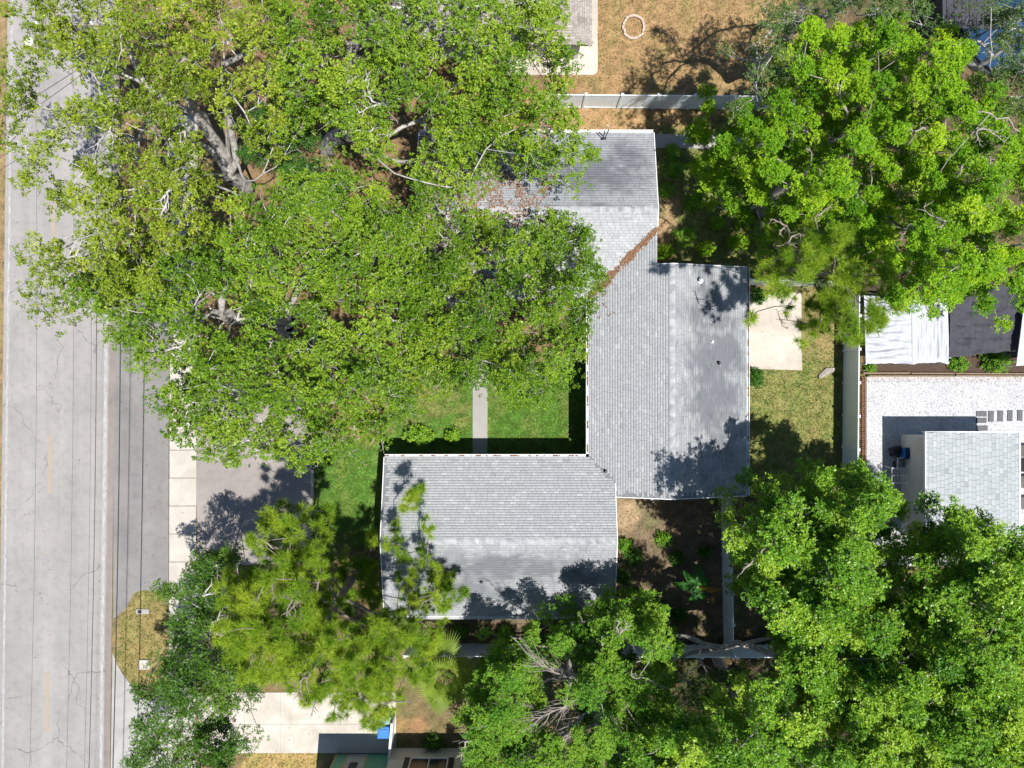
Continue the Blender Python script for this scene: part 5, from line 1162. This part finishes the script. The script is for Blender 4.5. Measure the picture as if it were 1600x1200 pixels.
def fallen(x, y, r):
    p = px_(x, y); w = np.where(in_poly(p, [(185, -60), (900, -60), (900, 640), (185, 720)]), .8, .12); w = np.where(in_poly(p, [(940, 770), (1140, 770), (1140, 1010), (640, 1010), (640, 940), (940, 940)]), .9, w); w = np.where(in_poly(p, [(600, 560), (920, 560), (920, 712), (600, 712)]), .05, w)
    return r.random(len(x)) < w
r, lx, ly = scatter(60000, 6, fallen); k = soft(lx, ly) | (r.random(len(lx)) < .14); lx, ly = lx[k], ly[k]; n = len(lx)
a = r.uniform(0, 6.28, n); V, F = leaf_quads(np.stack([lx, ly, r.uniform(.0, .03, n)], -1), np.stack([np.cos(a), np.sin(a), r.normal(0, .2, n)], -1), np.stack([r.normal(0, .3, n), r.normal(0, .3, n), np.ones(n)], -1), r.uniform(.06, .13, n), r.uniform(.035, .07, n))
g = link(mesh_np('leaf_litter', V, F, tint=np.repeat(r.random(n), 4)), 'leaf_litter', M['litter']); tag(g, 'brown fallen leaves scattered over the ground', 'fallen leaves', kind='stuff')
# leaves caught in the roof valley, the gutters and on the old north slope
def roof_litter(name, x, y, zf, r, label, size=.09, spread=.06):
    n = len(x); a = r.uniform(0, 6.28, n); z = zf(x, y) + .025 + r.uniform(0, .05, n)
    V, F = leaf_quads(np.stack([x, y, z], -1), np.stack([np.cos(a), np.sin(a), r.normal(0, .2, n)], -1), np.stack([r.normal(0, .3, n), r.normal(0, .3, n), np.ones(n)], -1), r.uniform(.6, 1.3, n) * size, r.uniform(.4, .7, n) * size)
    o = link(mesh_np(name, V, F, tint=np.repeat(np.clip(r.normal(.38, .2, n), 0, 1), 4)), name, M['litter']); return tag(o, label, 'fallen leaves', kind='stuff')
r = np.random.default_rng(77); VX, VY = [], []
for tc, tl, w, n in ((.03, .05, .06, 260), (.18, .07, .13, 1500), (.26, .06, .17, 1900), (.33, .03, .10, 500), (.42, .02, .07, 110), (.52, .03, .08, 350), (.60, .05, .12, 1000), (.66, .02, .06, 160), (.72, .03, .08, 360), (.82, .06, .045, 520), (.93, .06, .035, 460)):
    t = np.clip(r.normal(tc, tl * .6, n), 0, 1); q = r.normal(0, w * .42, n) * np.exp(Noise(int(tc * 100), .05, 2, 1)(t[:, None]) * .5); VX.append(Ex0 + (Nx1 - Ex0) * t + q * .75 + r.normal(0, .04, n)); VY.append(Ny0 + (vN - Ny0) * t - q * .75 - .03 + r.normal(0, .04, n))
roof_litter('valley_litter', np.concatenate(VX), np.concatenate(VY), lambda x, y: np.maximum(zEw(x, y), zNs(x, y)), r, 'brown leaf litter lying along the roof valley')
n = 3200; s = r.random(n); yy = Sy1 + .3 + s * (Ny0 - Sy1 - .5); xx = Ex0 - .07 + r.normal(0, .025, n); k = Noise(32, 1.1, 3, 1)(yy[:, None]) + (s - .45) * 2.2 > 0
roof_litter('gutter_litter', xx[k], yy[k], lambda x, y: np.full(len(x), EZ - .07), r, 'brown leaf litter filling the courtyard gutter', .07)
n = 1500; s = r.random(n); xx = Sx0 + s * (Ex0 - Sx0); yy = Sy1 + .07 + r.normal(0, .02, n); k = Noise(33, .9, 3, 1)(xx[:, None]) > .35
roof_litter('gutter_litter', xx[k], yy[k], lambda x, y: np.full(len(x), EZ - .09), r, 'leaf litter in the gutter above the front lawn', .06)
n = 1800; yy = r.uniform(Ey0, Ey1, n); xx = Ex1 + .07 + r.normal(0, .02, n); k = Noise(34, 1.2, 3, 1)(yy[:, None]) + (yy - 1.5) * .25 > .3
roof_litter('gutter_litter', xx[k], yy[k], lambda x, y: np.full(len(x), EZ - .08), r, 'leaf litter in the gutter above the patio slab', .06)
n = 15000; xx = r.uniform(Nx0, WX(862, EZ), n); yy = r.uniform(Ny0, Ny1, n); dd = Noise(35, 1.3, 4)(np.stack([xx, yy], -1)); k = dd + (WX(835, EZ) - xx) * .5 > .1
zN = lambda x, y: np.minimum(zNn(x, y), zNs(x, y))
roof_litter('roof_litter', xx[k], yy[k], zN, r, 'thick brown leaf litter over the old end of the north wing roof', .10)
n = 260; xx = r.uniform(Ex0, WX(960, EZ), n); yy = r.uniform(WY(500, EZ), WY(440, EZ), n); k = Noise(36, .5, 3)(np.stack([xx, yy], -1)) > .55
roof_litter('roof_litter', xx[k], yy[k], zEw, r, 'few brown leaves beside the oak on the east wing roof', .09)
print('LEAVES', LEAF_TOTAL[0], 'GRASS', GRASS_N, 'TRIS', sum(len(o.data.loops) - 2 * len(o.data.polygons) for o in scene.objects if o.type == 'MESH'))
